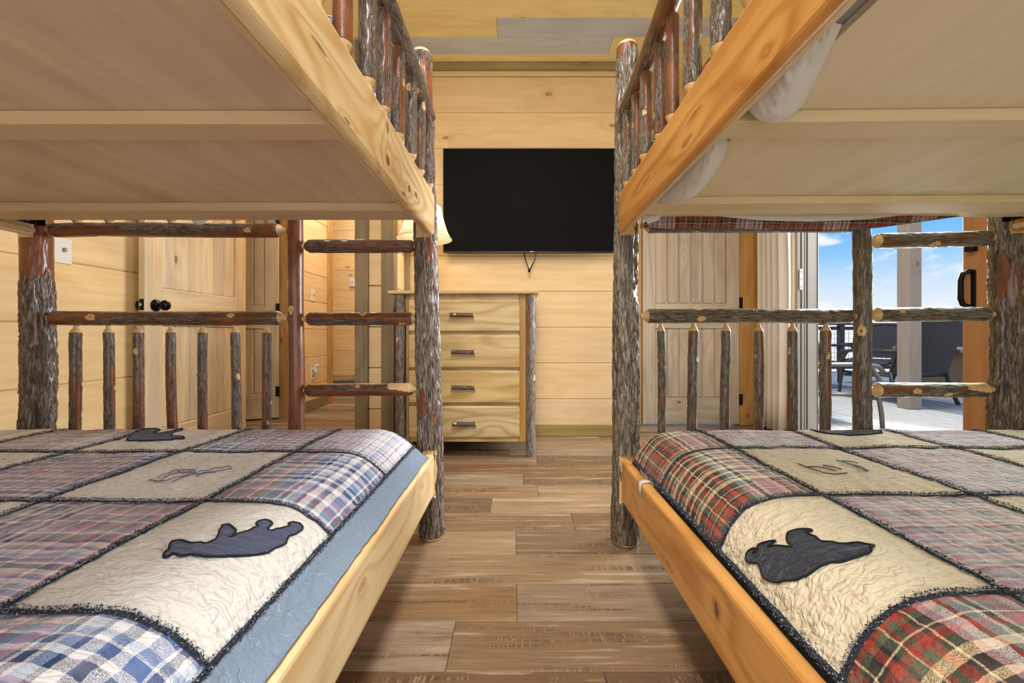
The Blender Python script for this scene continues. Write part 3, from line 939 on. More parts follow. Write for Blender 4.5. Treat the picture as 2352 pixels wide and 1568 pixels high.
d3, lb3 = door('door_3', 0.811, fr3, 'door_grey')
for z in (0.22, 1.03, 1.8):
    hinge(fr3, 0.813, 0.036, z, d3)
d3c = struct('trim_5')
box('casing', 0.945, 1.045, 3.400, 3.435, 0.001, 2.14, MT['casing'], d3c, 0.004)
box('casing', 1.870, 1.99, 3.400, 3.435, 0.001, 2.14, MT['casing'], d3c, 0.004)
box('casing', 1.046, 1.869, 3.400, 3.435, 2.045, 2.14, MT['casing'], d3c, 0.004)
box('wall_panel', 1.991, XR - 0.001, 3.41, 3.435, 0.001, ZC - 0.02, MT['casing'], d3c, 0.003)

# ------------------------------------------------------------------ glass slider in the right wall
w1 = struct('window_1')
box('casing', XR - 0.018, XR - 0.001, SY1 + 0.004, SY1 + 0.115, 0.001, SZ + 0.1, MT['door'], w1, 0.004)
for (x0, x1, dy, m) in ((2.100, 2.126, 0.012, 'vinyl'), (2.127, 2.131, 0.003, 'vinyl_dark'), (2.132, 2.150, 0.016, 'vinyl'), (2.151, 2.158, 0.002, 'vinyl_dark'), (2.159, 2.172, 0.010, 'vinyl'), (2.173, 2.177, 0.002, 'vinyl_dark'), (2.178, 2.250, 0.014, 'vinyl'), (2.2505, 2.256, 0.018, 'vinyl')):
    box('jamb_strip', x0, x1, SY1 - dy, SY1 + 0.001, 0.001, SZ, MT[m], w1, 0.002)
sp = box('strike_plate', 2.115, 2.137, SY1 - 0.019, SY1 - 0.0165, 1.10, 1.255, MT['plate'], w1, 0.001)
for z in (1.12, 1.178, 1.235):
    box('strike_slot', 2.121, 2.131, SY1 - 0.0205, SY1 - 0.0188, z - 0.010, z + 0.010, MT['greydot'], sp, 0)
box('track', XR + 0.01, 2.25, SY0, SY1 - 0.02, -0.008, 0.014, MT['vinyl'], w1, 0.004)
box('head', XR, 2.256, SY0, SY1, SZ - 0.04, SZ, MT['vinyl'], w1, 0.003)
# sliding panel, pushed open towards the camera
PX0, PX1 = 2.135, 2.180
box('panel_stile', PX0, PX1, 1.790, 1.945, 0.016, SZ - 0.045, MT['slider_wood'], w1, 0.006)
box('panel_stile', PX0, PX1, 0.87, 0.97, 0.016, SZ - 0.045, MT['slider_wood'], w1, 0.006)
box('panel_rail', PX0, PX1, 0.97, 1.790, 0.016, 0.20, MT['slider_wood'], w1, 0.006)
box('panel_rail', PX0, PX1, 0.97, 1.790, SZ - 0.15, SZ - 0.045, MT['slider_wood'], w1, 0.006)
box('pane', 2.150, 2.160, 0.972, 1.788, 0.202, SZ - 0.152, MT['glass'], w1, 0)
box('fixed_pane', 2.215, 2.225, 0.90, 1.90, 0.10, SZ - 0.10, MT['glass'], w1, 0)
box('fixed_stile', 2.200, 2.240, 1.85, 1.92, 0.016, SZ - 0.045, MT['vinyl'], w1, 0.004)
hx, hy = PX0, 1.893
hd = [(hx + 0.002, hy, 1.056), (hx - 0.012, hy + 0.010, 1.062), (hx - 0.028, hy + 0.022, 1.050), (hx - 0.034, hy + 0.026, 1.02), (hx - 0.034, hy + 0.026, 0.935), (hx - 0.028, hy + 0.022, 0.906), (hx - 0.012, hy + 0.010, 0.895), (hx + 0.002, hy, 0.900)]
vs, fs = tube(hd, 0.011, 8)
mobj('handle', vs, fs, MT['black'], w1, True)
box('handle_plate', hx - 0.006, hx + 0.001, hy - 0.010, hy + 0.010, 0.890, 1.066, MT['black'], w1, 0.002)
box('thumb_latch', hx - 0.030, hx + 0.001, hy - 0.018, hy + 0.018, 1.150, 1.180, MT['black'], w1, 0.006, 2)

# curtain beside the slider
vs, fs = [], []
nu_, nv_ = 110, 8
for j in range(nv_ + 1):
    for i in range(nu_ + 1):
        t = i / nu_; zz = 0.02 + (2.20 - 0.02) * j / nv_
        ph = t * 5 * 2 * PI
        vs.append((2.015 + 0.034 * math.sin(ph + 0.4 * math.sin(zz * 2)) + 0.006 * nz(t * 9, zz, 2), 3.025 + t * 0.335 + 0.008 * nz(t * 4, zz * 1.3, 7), zz))
for j in range(nv_):
    for i in range(nu_):
        a = j * (nu_ + 1) + i
        fs.append((a, a + 1, a + nu_ + 2, a + nu_ + 1))
cu = thing('curtain', 'white pleated curtain hanging in the corner beside the glass slider', 'curtain', (2.015, 3.19, 0.02))
cm = mobj('drape', vs, fs, MT['curtain'], cu, True)
cm.modifiers.new('thick', 'SOLIDIFY').thickness = 0.003
vs, fs = tube([(2.015, 0.8, 2.20), (2.015, 3.40, 2.20)], 0.012, 10)
rd = mobj('curtain_rod', vs, fs, MT['black'], None, True)
tag(rd, 'black metal rod above the glass slider', 'curtain rod')


# ------------------------------------------------------------------ bunk beds
def bed(cfg):
    L = cfg['side']      # -1 left, +1 right
    bk = MT[cfg['bark']]
    (xi0, xi1), yi = cfg['xin'], cfg['ypost']
    xo = cfg['xout']
    t = thing('bunk_bed', cfg['label'], 'bed', (xi0, yi, 0), cfg['rot'], 'log bunk beds along both sides of the aisle')
    sd = cfg['seed']
    yfl = yi - 0.036     # flat of the notches
    yn = yi - 1.98       # near posts
    (lz0, lz1), (uz0, uz1) = cfg['lower'], cfg['upper']
    nt_ = ((lz0 - 0.004, lz1 + 0.012, yfl), (uz0 - 0.006, uz1 + 0.012, yfl))
    ri, ro = cfg['rin'], cfg['rout']
    log('post', (xi0, yi, 0), (xi1, yi, 1.83), ri[0], ri[1], sd, t, bk, 96, 260, cfg['amp'], cfg['peel'][0], 0.008, 0, 0, knots=3, notches=nt_, ridge=0.0105, dome=0.014, zones=cfg['zin'])
    log('post', (xo[0], yi, 0), (xo[1], yi, 1.80), ro[0], ro[1], sd + 1, t, bk, 96, 260, cfg['amp'] * 1.1, cfg['peel'][1], 0.008, 0, 0, knots=2, notches=nt_, ridge=0.0105, dome=0.014, zones=cfg['zout'])
    log('post', (xi0, yn, 0), (xi0, yn, 1.82), 0.043, 0.040, sd + 2, t, bk, 24, 60, 0.004, 0.4, 0.006, dome=0.012)
    log('post', (xo[0], yn, 0), (xo[0], yn, 1.82), 0.043, 0.040, sd + 3, t, bk, 24, 60, 0.004, 0.4, 0.006, dome=0.012)
    # side boards
    ox, th, thu = cfg['railx'], 0.034, cfg['thu']
    for nm, (z0, z1), xx in (('lower', (lz0, lz1), ox[0]), ('upper', (uz0, uz1), ox[1])):
        for side in (0, 1):
            if side == 0:
                a, b = sorted((xx, xx + L * (th if nm == 'lower' else thu)))
            else:
                a, b = sorted((cfg['railout'], cfg['railout'] + L * th))
            bm = bmesh.new(); add_box(bm, a, b, yn + 0.046, yfl - 0.001, z0, z1, 0.011, 3)
            if nm == 'lower' and side == 0:
                for v in bm.verts:
                    v.co.x += cfg['shear'] * (yfl - v.co.y)
            o = bm_obj('side_rail', bm, MT[cfg['rail'] + (('L' if nm == 'lower' else 'U') if side == 0 else '')], t)
            # ledger strip inside the board
            lw = 0.026 if nm == 'lower' else 0.0145
            a, b = (b + 0.0005, b + lw) if (L > 0) == (side == 0) else (a - lw, a - 0.0005)
            box('ledger', a, b, yn + 0.06, yfl - 0.012, z0 + 0.008, z0 + 0.026, MT[cfg['slat']], t, 0.003)
            if side == 1:
                # black hook bracket joining board and post
                e = (a if L > 0 else b)
                xin_ = cfg['railout'] - L * 0.001
                br = box('bracket', min(xin_, xin_ - L * 0.004), max(xin_, xin_ - L * 0.004), yfl - 0.085, yfl - 0.004, z0 + 0.040, z0 + 0.105, MT['black'], t, 0.002)
                if nm == 'upper':
                    b0, b1 = sorted((xin_ - L * 0.004, xin_ - L * 0.036))
                    box('bracket', b0, b1, yfl - 0.0045, yfl - 0.0005, z0 + 0.036, z0 + 0.105, MT['black'], t, 0.002)
                    vs, fs = lathe([(0.0, 0.0), (0.010, 0.0), (0.010, 0.002), (0.006, 0.003), (0.0, 0.003)], 0, 0, 12)
                    for (dy, dz) in ((0.05, 0.075), (0.066, 0.09), (0.03, 0.05)):
                        s_ = 1.0 if dy == 0.05 else 0.45
                        mobj('screw', [(xin_ - L * (0.004 + v[2] * s_), yfl - dy + v[0] * s_, z0 + dz + v[1] * s_) for v in vs], fs, MT['greydot'] if s_ < 1 else MT['knob'], br)
    # boards and cross slats of both bunks
    xa, xb = sorted((ox[1] + L * (thu + cfg['gap']), cfg['railout'] - L * 0.006))
    zb = cfg['zslat']; zp = zb + cfg['slath']
    box('bed_board', xa, xb, yn + 0.06, yi - 0.06, zp + 0.0005, zp + 0.012, MT[cfg['ply']], t, 0)
    xa2, xb2 = sorted((ox[1] + L * (thu + 0.0015), cfg['railout'] - L * 0.0015))
    for (y0, y1) in cfg['slats']:
        box('cross_slat', xa2, xb2, y0, y1, zb, zp, MT[cfg['slat']], t, 0.002)
    xa3, xb3 = sorted((ox[0] + L * (th + 0.03), cfg['railout'] - L * 0.03))
    box('bed_board', xa3, xb3, yn + 0.07, yi - 0.06, lz0 + 0.027, lz0 + 0.04, MT[cfg['ply']], t, 0)
    # foot end: rails, upright, balusters, rungs
    s = cfg['foot']
    for i, (x0, x1, z, r, pl) in enumerate(s['rails']):
        log('end_rail', (x0, yi, z), (x1, yi, z + s.get('tilt', 0)), r, r, sd + 10 + i, t, bk, 36, 130, 0.0022, pl, 0.004, s['eten'], s['eten'], knots=3, ridge=0.007, palef=s['palef'])
    xu, ru = s['upright']
    log('upright', (xu + s['lean'], yi, lz1 - 0.09), (xu - s['lean'], yi, s['uptop']), ru * 1.06, ru * 0.94, sd + 20, t, bk, 44, 130, s['uamp'], s['upeel'], 0.005, knots=4, ridge=0.010)
    zr = s['rails'][0][2]; zu = s['rails'][1][2]
    for i, x in enumerate(s['bal']):
        rr = 0.0165 * random.Random(sd * 31 + i).uniform(0.92, 1.12)
        dx = random.Random(sd * 17 + i).uniform(-0.008, 0.008)
        log('baluster', (x + dx, yi, lz1 - 0.03), (x, yi, zr - s['rails'][0][3] + 0.006), rr, rr * 0.94, sd + 30 + i, t, bk, 24, 64, 0.0016, s['bpeel'], 0.009, 0.0, 0.036, knots=2, ridge=0.0055)
        log('baluster', (x, yi, zu + s['rails'][1][3] - 0.006), (x, yi, 1.52), rr, rr, sd + 60 + i, t, bk, 12, 20, 0.0014, s['bpeel'], 0.005, 0.022, 0.022, knots=1, ridge=0.0055)
    log('end_rail', (s['rails'][1][0], yi, 1.545), (s['rails'][1][1], yi, 1.545), 0.026, 0.026, sd + 80, t, bk, 16, 40, 0.002, 0.4, 0.004, 0.03, 0.03)
    for i, (x0, x1, za, zc, r, pl) in enumerate(s['rungs']):
        log('ladder_rung', (x0, yi, za), (x1, yi, zc), r, r * 0.97, sd + 90 + i, t, bk, 40, 90, 0.0022, pl, 0.003, s['rten'], s['rten'], tr=0.40, knots=3, ridge=0.007, palef=s['palef'], palecut=((x1 - x0) - 0.115, (x1 - x0) - 0.01, s.get('cutdir', 0.0)) if i == 2 else None)
    # guard rail above the upper side board
    g = cfg['guard']
    log('guard_rail', (g['x1'], yi - 0.03, 1.558), (g['x0'], yn + 0.05, 1.562), 0.026, 0.027, sd + 110, t, bk, 36, 150, 0.003, g['peel'], 0.006, 0.022, 0.03, knots=5, ridge=0.009)
    gy = [y for y in g['ys']]
    y_ = gy[-1]
    while y_ > yn + 0.25:
        y_ -= 0.112; gy.append(y_)
    for i, y_ in enumerate(gy):
        near = i < 8
        rr = 0.0172 * random.Random(sd * 7 + i).uniform(0.92, 1.1)
        dx = random.Random(sd * 5 + i).uniform(-0.004, 0.004)
        log('guard_baluster', (g['bx'] + dx, y_, uz1 - 0.004), (g['bx'], y_, 1.543), rr * 1.03, rr * 0.97, sd + 120 + i, t, bk, 30 if near else 12, 70 if near else 20, 0.0018, g['bpeel'][i % len(g['bpeel'])], 0.004, 0.026, 0.016, tr=0.6, knots=2 if near else 0, ridge=0.006)
    return t


def xz(px, y=1.53):
    return (px - VX) * y / F


def zz(py, y=1.53):
    return H - (py - VY) * y / F


YL, YR = 1.53, 1.49
bed(dict(side=-1, seed=3, bark='barkL', rail='railL', slat='slatL', ply='plyL', rot=0.0, label='bunk bed with pale maple boards and russet bark logs, standing before the open door',
         xin=(xz(993), xz(968)), ypost=YL, xout=(-1.815, -1.815), rin=(0.046, 0.038), rout=(0.0465, 0.043), amp=0.0085, peel=(0.16, 0.22), zin=((0.98, 1.2, 0.5), (1.5, 1.85, 0.32)), zout=((0.93, 1.9, 0.75),),
         lower=(0.170, 0.325), upper=(1.128, 1.280), railx=(-0.306, -0.303), railout=-1.775, shear=0.0, gap=0.010, thu=0.025, zslat=1.155, slath=0.026,
         slats=[(0.751, 0.816), (1.275, 1.385), (0.1, 0.165), (-0.38, -0.31)],
         foot=dict(rails=[(xz(104), xz(662), zz(730), 0.0275, 0.46), (xz(104), xz(660), zz(529), 0.0265, 0.5)], upright=(xz(680), 0.0275), lean=0.006, uptop=1.60, uamp=0.0012, upeel=0.92,
                   bal=[xz(p) for p in (175, 248, 319, 392, 466, 539, 613)], bpeel=0.42, rten=0.036, eten=0.042, palef=0.72,
                   rungs=[(xz(690), xz(966), zz(566), zz(566), 0.0245, 0.5), (xz(692), xz(964), zz(732), zz(732), 0.0245, 0.5), (xz(690), xz(964), zz(896), zz(893), 0.0245, 0.66)]),
         guard=dict(x0=-0.285, x1=-0.325, bx=-0.320, peel=0.28, bpeel=(0.15, 0.42, 0.12, 0.34, 0.12, 0.10, 0.85), ys=[1.452, 1.329, 1.215, 1.09, 0.963, 0.858, 0.748])))

RROT = math.radians(-1.0)
bed(dict(side=1, seed=401, bark='barkR', rail='railR', slat='slatR', ply='plyR', rot=RROT, label='bunk bed with amber boards and olive grey bark logs beside the glass slider',
         xin=(xz(1436, YR), xz(1440, YR)), ypost=YR, xout=(xz(2292, YR), xz(2300, YR)), rin=(0.049, 0.036), rout=(0.0445, 0.0435), amp=0.0085, peel=(0.16, 0.26), zin=((1.74, 1.9, 0.8),), zout=((0.85, 1.15, 0.3),),
         lower=(0.165, 0.3165), upper=(1.126, 1.268), railx=(0.374, 0.3625), railout=1.748, shear=0.014, gap=0.075, thu=0.021, zslat=1.150, slath=0.022,
         slats=[(0.736, 0.802), (1.197, 1.305), (0.1, 0.165), (-0.38, -0.31)],
         foot=dict(rails=[(xz(1470, YR), xz(1962, YR), zz(726, YR), 0.026, 0.3), (xz(1472, YR), xz(1962, YR), zz(519, YR), 0.027, 0.3)], upright=(xz(1972, YR), 0.0265), lean=0.004, uptop=1.60, uamp=0.0035, upeel=0.24,
                   bal=[xz(p, YR) for p in (1517, 1592, 1665, 1739, 1815, 1891)], bpeel=0.40, rten=0.034, eten=0.030, palef=1.0,
                   rungs=[(xz(1986, YR), xz(2268, YR), zz(556, YR), zz(550, YR), 0.027, 0.3), (xz(1986, YR), xz(2266, YR), zz(723, YR), zz(722, YR), 0.026, 0.28), (xz(1986, YR), xz(2264, YR), zz(894, YR), zz(892, YR), 0.027, 0.5)]),
         guard=dict(x0=0.335, x1=0.386, bx=0.384, peel=0.7, bpeel=(0.35, 0.5, 0.4, 0.35, 0.72, 0.5, 0.4), ys=[1.40, 1.295, 1.19, 1.07, 0.976, 0.857, 0.741])))


# ------------------------------------------------------------------ mattresses and quilts
def mattress(name, label, x0, x1, y0, y1, z0, z1, bev, rz=0.0, piv=None, grp='mattresses of the bunk beds'):
    t = thing(name, label, 'mattress', piv or ((x0 + x1) / 2, (y0 + y1) / 2, z0), rz, grp)
    bm = bmesh.new(); add_box(bm, x0, x1, y0, y1, z0, z1, bev, 4)
    bm_obj('mattress_core', bm, MT['mattress'], t, True)
    for z in (z0 + bev * 0.9, z1 - bev * 0.9):
        vs, fs = tube([(x0 - 0.001, y0 + bev, z), (x0 + bev * 0.3, y0 + bev * 0.3, z), (x0 + bev, y0 - 0.001, z), (x1 - bev, y0 - 0.001, z), (x1 - bev * 0.3, y0 + bev * 0.3, z), (x1 + 0.001, y0 + bev, z), (x1 + 0.001, y1 - bev, z), (x1 - bev * 0.3, y1 - bev * 0.3, z), (x1 - bev, y1 + 0.001, z), (x0 + bev, y1 + 0.001, z), (x0 + bev * 0.3, y1 - bev * 0.3, z), (x0 - 0.001, y1 - bev, z), (x0 - 0.001, y0 + bev, z)], 0.004, 6)
        mobj('piping', vs, fs, MT['thread_mid'], t, True)
    return t


mattress('mattress', 'lower mattress under the patchwork quilt on the bunk with pale boards', -1.755, -0.392, -0.36, 1.415, 0.213, 0.412, 0.05)
mattress('mattress', 'lower mattress under the patchwork quilt on the bunk with amber boards', 0.452, 1.70, -0.38, 1.385, 0.208, 0.416, 0.05)
mattress('mattress', 'upper mattress behind the guard rail of the bunk with pale boards', -1.745, -0.372, -0.36, 1.41, 1.1945, 1.325, 0.04)
mattress('mattress', 'upper mattress behind the guard rail of the bunk with amber boards', 0.422, 1.71, -0.36, 1.395, 1.1855, 1.32, 0.04, RROT, (xz(1436, YR), YR, 0))


class Sheet:
    """quilt surface: unrolled (u, v) to scene points; u is x on the flat part, v is y on the flat part"""

    def __init__(s, px, zt, py, seed):
        # px: (x, z) polyline from the flat part outwards over the aisle edge; py: (y, drop) over the foot end
        def dense(p):
            out = []
            n = len(p)
            for i in range(n - 1):
                a, b, c, d = p[max(i - 1, 0)], p[i], p[i + 1], p[min(i + 2, n - 1)]
                for k in range(12):
                    t = k / 12
                    out.append(tuple(0.5 * ((2 * b[j]) + (-a[j] + c[j]) * t + (2 * a[j] - 5 * b[j] + 4 * c[j] - d[j]) * t * t + (-a[j] + 3 * b[j] - 3 * c[j] + d[j]) * t ** 3) for j in (0, 1)))
            out.append(p[-1])
            return out
        s.sg = 1 if px[-1][0] > px[0][0] else -1
        s.zt = zt; s.seed = seed
        s.tx = dense(px); s.ty = dense(py)
        s.ax, s.ay = [0.0], [0.0]
        for T, A in ((s.tx, s.ax), (s.ty, s.ay)):
            for i in range(1, len(T)):
                A.append(A[-1] + math.hypot(T[i][0] - T[i - 1][0], T[i][1] - T[i - 1][1]))
        s.umax = s.tx[0][0] + s.sg * s.ax[-1]; s.vmax = s.ty[0][0] + s.ay[-1]

    @staticmethod
    def at(T, A, d):
        if d <= 0:
            return None
        import bisect
        i = min(bisect.bisect_left(A, d), len(A) - 1)
        i = max(i, 1)
        q = (d - A[i - 1]) / max(1e-9, A[i] - A[i - 1])
        return (T[i - 1][0] + (T[i][0] - T[i - 1][0]) * q, T[i - 1][1] + (T[i][1] - T[i - 1][1]) * q)

    def pt(s, u, v, lift=0.0):
        e = s.at(s.tx, s.ax, (u - s.tx[0][0]) * s.sg)
        x, dz = (u, 0.0) if e is None else (e[0], s.zt - e[1])
        e2 = s.at(s.ty, s.ay, v - s.ty[0][0])
        y, dy = (v, 0.0) if e2 is None else e2
        drop = math.hypot(dz, dy)
        w = 0.0045 * nz(u * 7 + s.seed, v * 7, 1.1) + 0.0026 * nz(u * 26, v * 62, s.seed) + 0.0018 * nz(u * 60, v * 110, s.seed + 5)
        nx = dz / 0.11 if dz > 0 else 0.0
        nx = min(1.0, nx)
        p = Vector((x + s.sg * nx * (w + lift), y, s.zt - drop + (1 - 0.6 * nx) * (w + lift)))
        return p

    def u_of_x(s, x):
        d = (x - s.tx[0][0]) * s.sg
        if d <= 0:
            return x
        for i in range(1, len(s.tx)):
            if (s.tx[i][0] - x) * s.sg >= 0:
                return s.tx[0][0] + s.sg * s.ax[i]
        return s.umax

    def z_of_x(s, x):
        d = (x - s.tx[0][0]) * s.sg
        if d <= 0:
            return s.zt
        for i in range(1, len(s.tx)):
            if (s.tx[i][0] - x) * s.sg >= 0:
                return s.tx[i][1]
        return s.tx[-1][1] - (x - s.tx[-1][0]) * s.sg * 5

    def hit(s, px, py):
        """where the sight line of a picture point meets the quilt (used to read off the outlines of the appliques)"""
        a, b = 0.2, 1.45
        for _ in range(50):
            m = 0.5 * (a + b)
            p = unproj(px, py, m)
            if p.z > s.z_of_x(p.x):
                a = m
            else:
                b = m
        p = unproj(px, py, a)
        return s.u_of_x(p.x), p.y


def patch(sh, name, u0, u1, v0, v1, mat, parent, n=30, m=30, sgn=1):
    vs, uvs = [], []
    for j in range(m + 1):
        for i in range(n + 1):
            fu, fv = i / n, j / m
            u = u0 + (u1 - u0) * fu; v = v0 + (v1 - v0) * fv
            # puff up between the seams
            e = min(fu, 1 - fu, fv, 1 - fv)
            vs.append(sh.pt(u, v, 0.004 * min(1, e * 9)))
            uvs.append((abs(u - u0), v - v0))
    fs = []
    for j in range(m):
        for i in range(n):
            a = j * (n + 1) + i
            q = (a, a + 1, a + n + 2, a + n + 1)
            fs.append(q if u1 > u0 else q[::-1])
    return mobj(name, vs, fs, mat, parent, True, uvs)


def ruffle(sh, lines, parent, seed, dens=3600, wid=0.0064, name='ruffled_seam'):
    """ragged chenille seams: short frayed tufts along the seam lines"""
    rnd = random.Random(seed)
    vs, fs, fm = [], [], []
    for (u0, v0, u1, v1) in lines:
        L = math.hypot(u1 - u0, v1 - v0)
        tu, tv = (u1 - u0) / L, (v1 - v0) / L
        n = int(L * dens)
        # dark backing strip
        k = max(2, int(L / 0.02)); b0 = len(vs)
        for i in range(k + 1):
            u, v = u0 + (u1 - u0) * i / k, v0 + (v1 - v0) * i / k
            wv = 0.002 * nz(u * 30, v * 30, seed)
            vs.append(sh.pt(u - tv * (wid * 0.6 + wv), v + tu * (wid * 0.6 + wv), 0.002)); vs.append(sh.pt(u, v, 0.0035)); vs.append(sh.pt(u + tv * (wid * 0.6 - wv), v - tu * (wid * 0.6 - wv), 0.002))
        for i in range(k):
            a = b0 + i * 3
            fs += [(a, a + 1, a + 4, a + 3), (a + 1, a + 2, a + 5, a + 4)]; fm += [0, 0]
        for i in range(n):
            s = rnd.random() * L
            off = rnd.triangular(-1, 1, 0) * wid * 1.25
            p = sh.pt(u0 + tu * s - tv * off, v0 + tv * s + tu * off, 0.0025 + (0.001 + 0.0055 * rnd.random()) * (1 - 0.55 * min(1, abs(off) / wid)))
            a1 = Vector((rnd.uniform(-1, 1), rnd.uniform(-1, 1), rnd.uniform(-.7, .7))).normalized() * rnd.uniform(0.0009, 0.0019)
            a2 = Vector((rnd.uniform(-1, 1), rnd.uniform(-1, 1), rnd.uniform(-.7, .7))).normalized() * rnd.uniform(0.0007, 0.0014)
            a = len(vs)
            vs += [p - a1, p + a2, p + a1 * 0.8, p - a2 * 0.9 + Vector((0, 0, 0.001))]
            fs.append((a, a + 1, a + 2, a + 3))
            r = rnd.random()
            fm.append(0 if r < 0.58 else (1 if r < 0.84 else 2))
    o = mobj(name, vs, fs, [MT['thread_dark'], MT['thread_mid'], MT['thread_pale']], parent, False, None, None, fm)
    o['kind'] = 'stuff'
    return o


def applique(sh, pix, mat, parent, name='bear_applique', scale=1.0):
    pts0 = [sh.hit(*p) for p in pix]
    pts = []
    for i in range(len(pts0)):
        a, b, c, d = pts0[i - 1], pts0[i], pts0[(i + 1) % len(pts0)], pts0[(i + 2) % len(pts0)]
        for t in (0.0, 0.34, 0.67):
            pts.append(tuple(b[j] + 0.5 * 0.7 * t * (c[j] - a[j]) * (1 - t) + (c[j] - b[j]) * (t * t * (3 - 2 * t) if False else t) - 0.5 * 0.7 * t * (1 - t) * (d[j] - b[j]) * t for j in (0, 1)))
    us = [p[0] for p in pts]; vv = [p[1] for p in pts]
    poly = [Vector((p[0], p[1])) for p in pts]
    ins = []
    st = 0.006

    def inside(x, y):
        c = False; n = len(pts); j = n - 1
        for i in range(n):
            if ((pts[i][1] > y) != (pts[j][1] > y)) and (x < (pts[j][0] - pts[i][0]) * (y - pts[i][1]) / (pts[j][1] - pts[i][1]) + pts[i][0]):
                c = not c
            j = i
        return c
    x = min(us)
    while x < max(us):
        y = min(vv)
        while y < max(vv):
            if inside(x, y):
                ins.append(Vector((x + 0.0007 * nz(x * 900, y * 900, 0), y)))
            y += st
        x += st
    n = len(poly)
    r = delaunay_2d_cdt(poly + ins, [(i, (i + 1) % n) for i in range(n)], [], 1, 1e-5)
    v2, f2 = r[0], r[2]
    top = [sh.pt(p.x, p.y, 0.0062) for p in v2]
    # rim down to the quilt
    cnt = {}
    for f in f2:
        for i in range(len(f)):
            e = (f[i], f[(i + 1) % len(f)])
            cnt[tuple(sorted(e))] = cnt.get(tuple(sorted(e)), 0) + 1
    fs = [tuple(f) for f in f2]
    vs = list(top); mp = {}
    for (a, b), c in cnt.items():
        if c == 1:
            for q in (a, b):
                if q not in mp:
                    mp[q] = len(vs); vs.append(sh.pt(v2[q].x, v2[q].y, 0.002))
            fs.append((a, b, mp[b], mp[a]))
    o = mobj(name, vs, fs, mat, parent, False)
    # dark satin-stitch outline
    path = [sh.pt(p[0], p[1], 0.0068) for p in pts + [pts[0]]]
    v_, f_ = tube(path, 0.0016, 5)
    mobj('outline_stitch', v_, f_, MT['outline'], o, True)
    return o


def embroider(sh, polys, mat, parent, r=0.0012):
    parts = []
    for pix in polys:
        path = [sh.pt(*sh.hit(*p), 0.0062) for p in pix]
        parts.append(tube(path, r, 5))
    v, f = merge(*parts)
    return mobj('embroidery', v, f, mat, parent, True)


def cr7(pts):   # readings off the enlarged lower left of the photograph
    return [(x / 2.219, 950 + y / 2.219) for x, y in pts]


def cr8(pts):
    return [(1380 + x / 2.42, 950 + y / 2.42) for x, y in pts]


# left quilt
shL = Sheet([(-0.52, 0.435), (-0.462, 0.430), (-0.412, 0.409), (-0.366, 0.368), (-0.338, 0.340), (-0.314, 0.331)], 0.435, [(1.37, 0), (1.405, 0.004), (1.432, 0.018), (1.450, 0.05), (1.456, 0.12)], 2.0)
qL = thing('quilt', 'patchwork quilt of blue and berry plaids with blue border, on the lower pale bunk', 'quilt', (-1.0, 0.6, 0.43), 0.0, 'quilts on the bunk beds')
useam = shL.u_of_x(-0.366)
colsL = [useam, -0.618, -0.936, -1.255, -1.575, -1.775]
rowsL = [1.437, 1.130, 0.797, 0.480, 0.165, -0.15, -0.40]
gridL = [['pl_edge', 'pl_mix', 'creamL', 'pl_red', 'creamL'],
         ['pl_blue', 'creamL', 'pl_mix', 'creamL', 'pl_red'],
         ['creamL', 'pl_mix', 'creamL', 'pl_blue', 'creamL'],
         ['pl_blue', 'creamL', 'pl_red', 'creamL', 'pl_mix'],
         ['creamL', 'pl_red', 'creamL', 'pl_mix', 'creamL'],
         ['pl_blue', 'creamL', 'pl_mix', 'creamL', 'pl_red']]
lines = []
for r in range(6):
    for c in range(5):
        n = 44 if r in (1, 2, 3) and c < 3 else (30 if r < 4 else 8)
        patch(shL, 'patch', colsL[c + 1], colsL[c], rowsL[r + 1], rowsL[r], MT[gridL[r][c]], qL, n, n)
patch(shL, 'border', useam, shL.umax, rowsL[-1], shL.vmax - 0.03, MT['border'], qL, 8, 90)
patch(shL, 'border', colsL[-1], useam, rowsL[0], shL.vmax, MT['border'], qL, 60, 8)
for r in range(5):
    lines.append((colsL[-1], rowsL[r], colsL[0], rowsL[r]))
for c in range(5):
    lines.append((colsL[c], 0.0, colsL[c], rowsL[0]))
ruffle(shL, lines, qL, 5)
bearL = cr7([(826, 745), (845, 722), (862, 708), (862, 690), (880, 668), (935, 657), (965, 672), (1015, 664), (1040, 672), (1085, 650), (1112, 612), (1118, 590), (1130, 580), (1165, 578), (1190, 606), (1178, 625), (1165, 643), (1215, 622), (1275, 600), (1308, 590), (1298, 572), (1318, 560), (1352, 556), (1378, 576), (1355, 596), (1370, 606), (1440, 592), (1464, 580), (1458, 572), (1480, 566), (1524, 570), (1528, 588), (1505, 612), (1455, 632), (1440, 668), (1395, 700), (1330, 722), (1210, 734), (1100, 746), (1000, 740), (960, 732), (910, 738), (880, 730), (858, 742)])
applique(shL, bearL, MT['bear'], qL)
bearL2 = cr7([(645, 142), (660, 122), (690, 104), (720, 93), (800, 90), (812, 97), (780, 106), (815, 107), (870, 100), (900, 90), (930, 86), (925, 95), (890, 104), (872, 118), (890, 126), (935, 128), (936, 138), (905, 137), (862, 146), (760, 149), (700, 148), (668, 147)])
applique(shL, bearL2, MT['bear'], qL)
embroider(shL, [cr7(p) for p in ([(805, 345), (820, 325), (850, 310), (900, 297), (960, 293), (995, 300), (990, 318), (950, 325), (900, 335), (850, 350), (815, 352)], [(990, 325), (1020, 305), (1060, 300), (1100, 288), (1130, 290), (1170, 280), (1180, 292), (1140, 300), (1090, 305), (1040, 315), (1000, 330)], [(905, 305), (940, 312), (985, 305)])], MT['thread_blue'], qL, 0.0011)
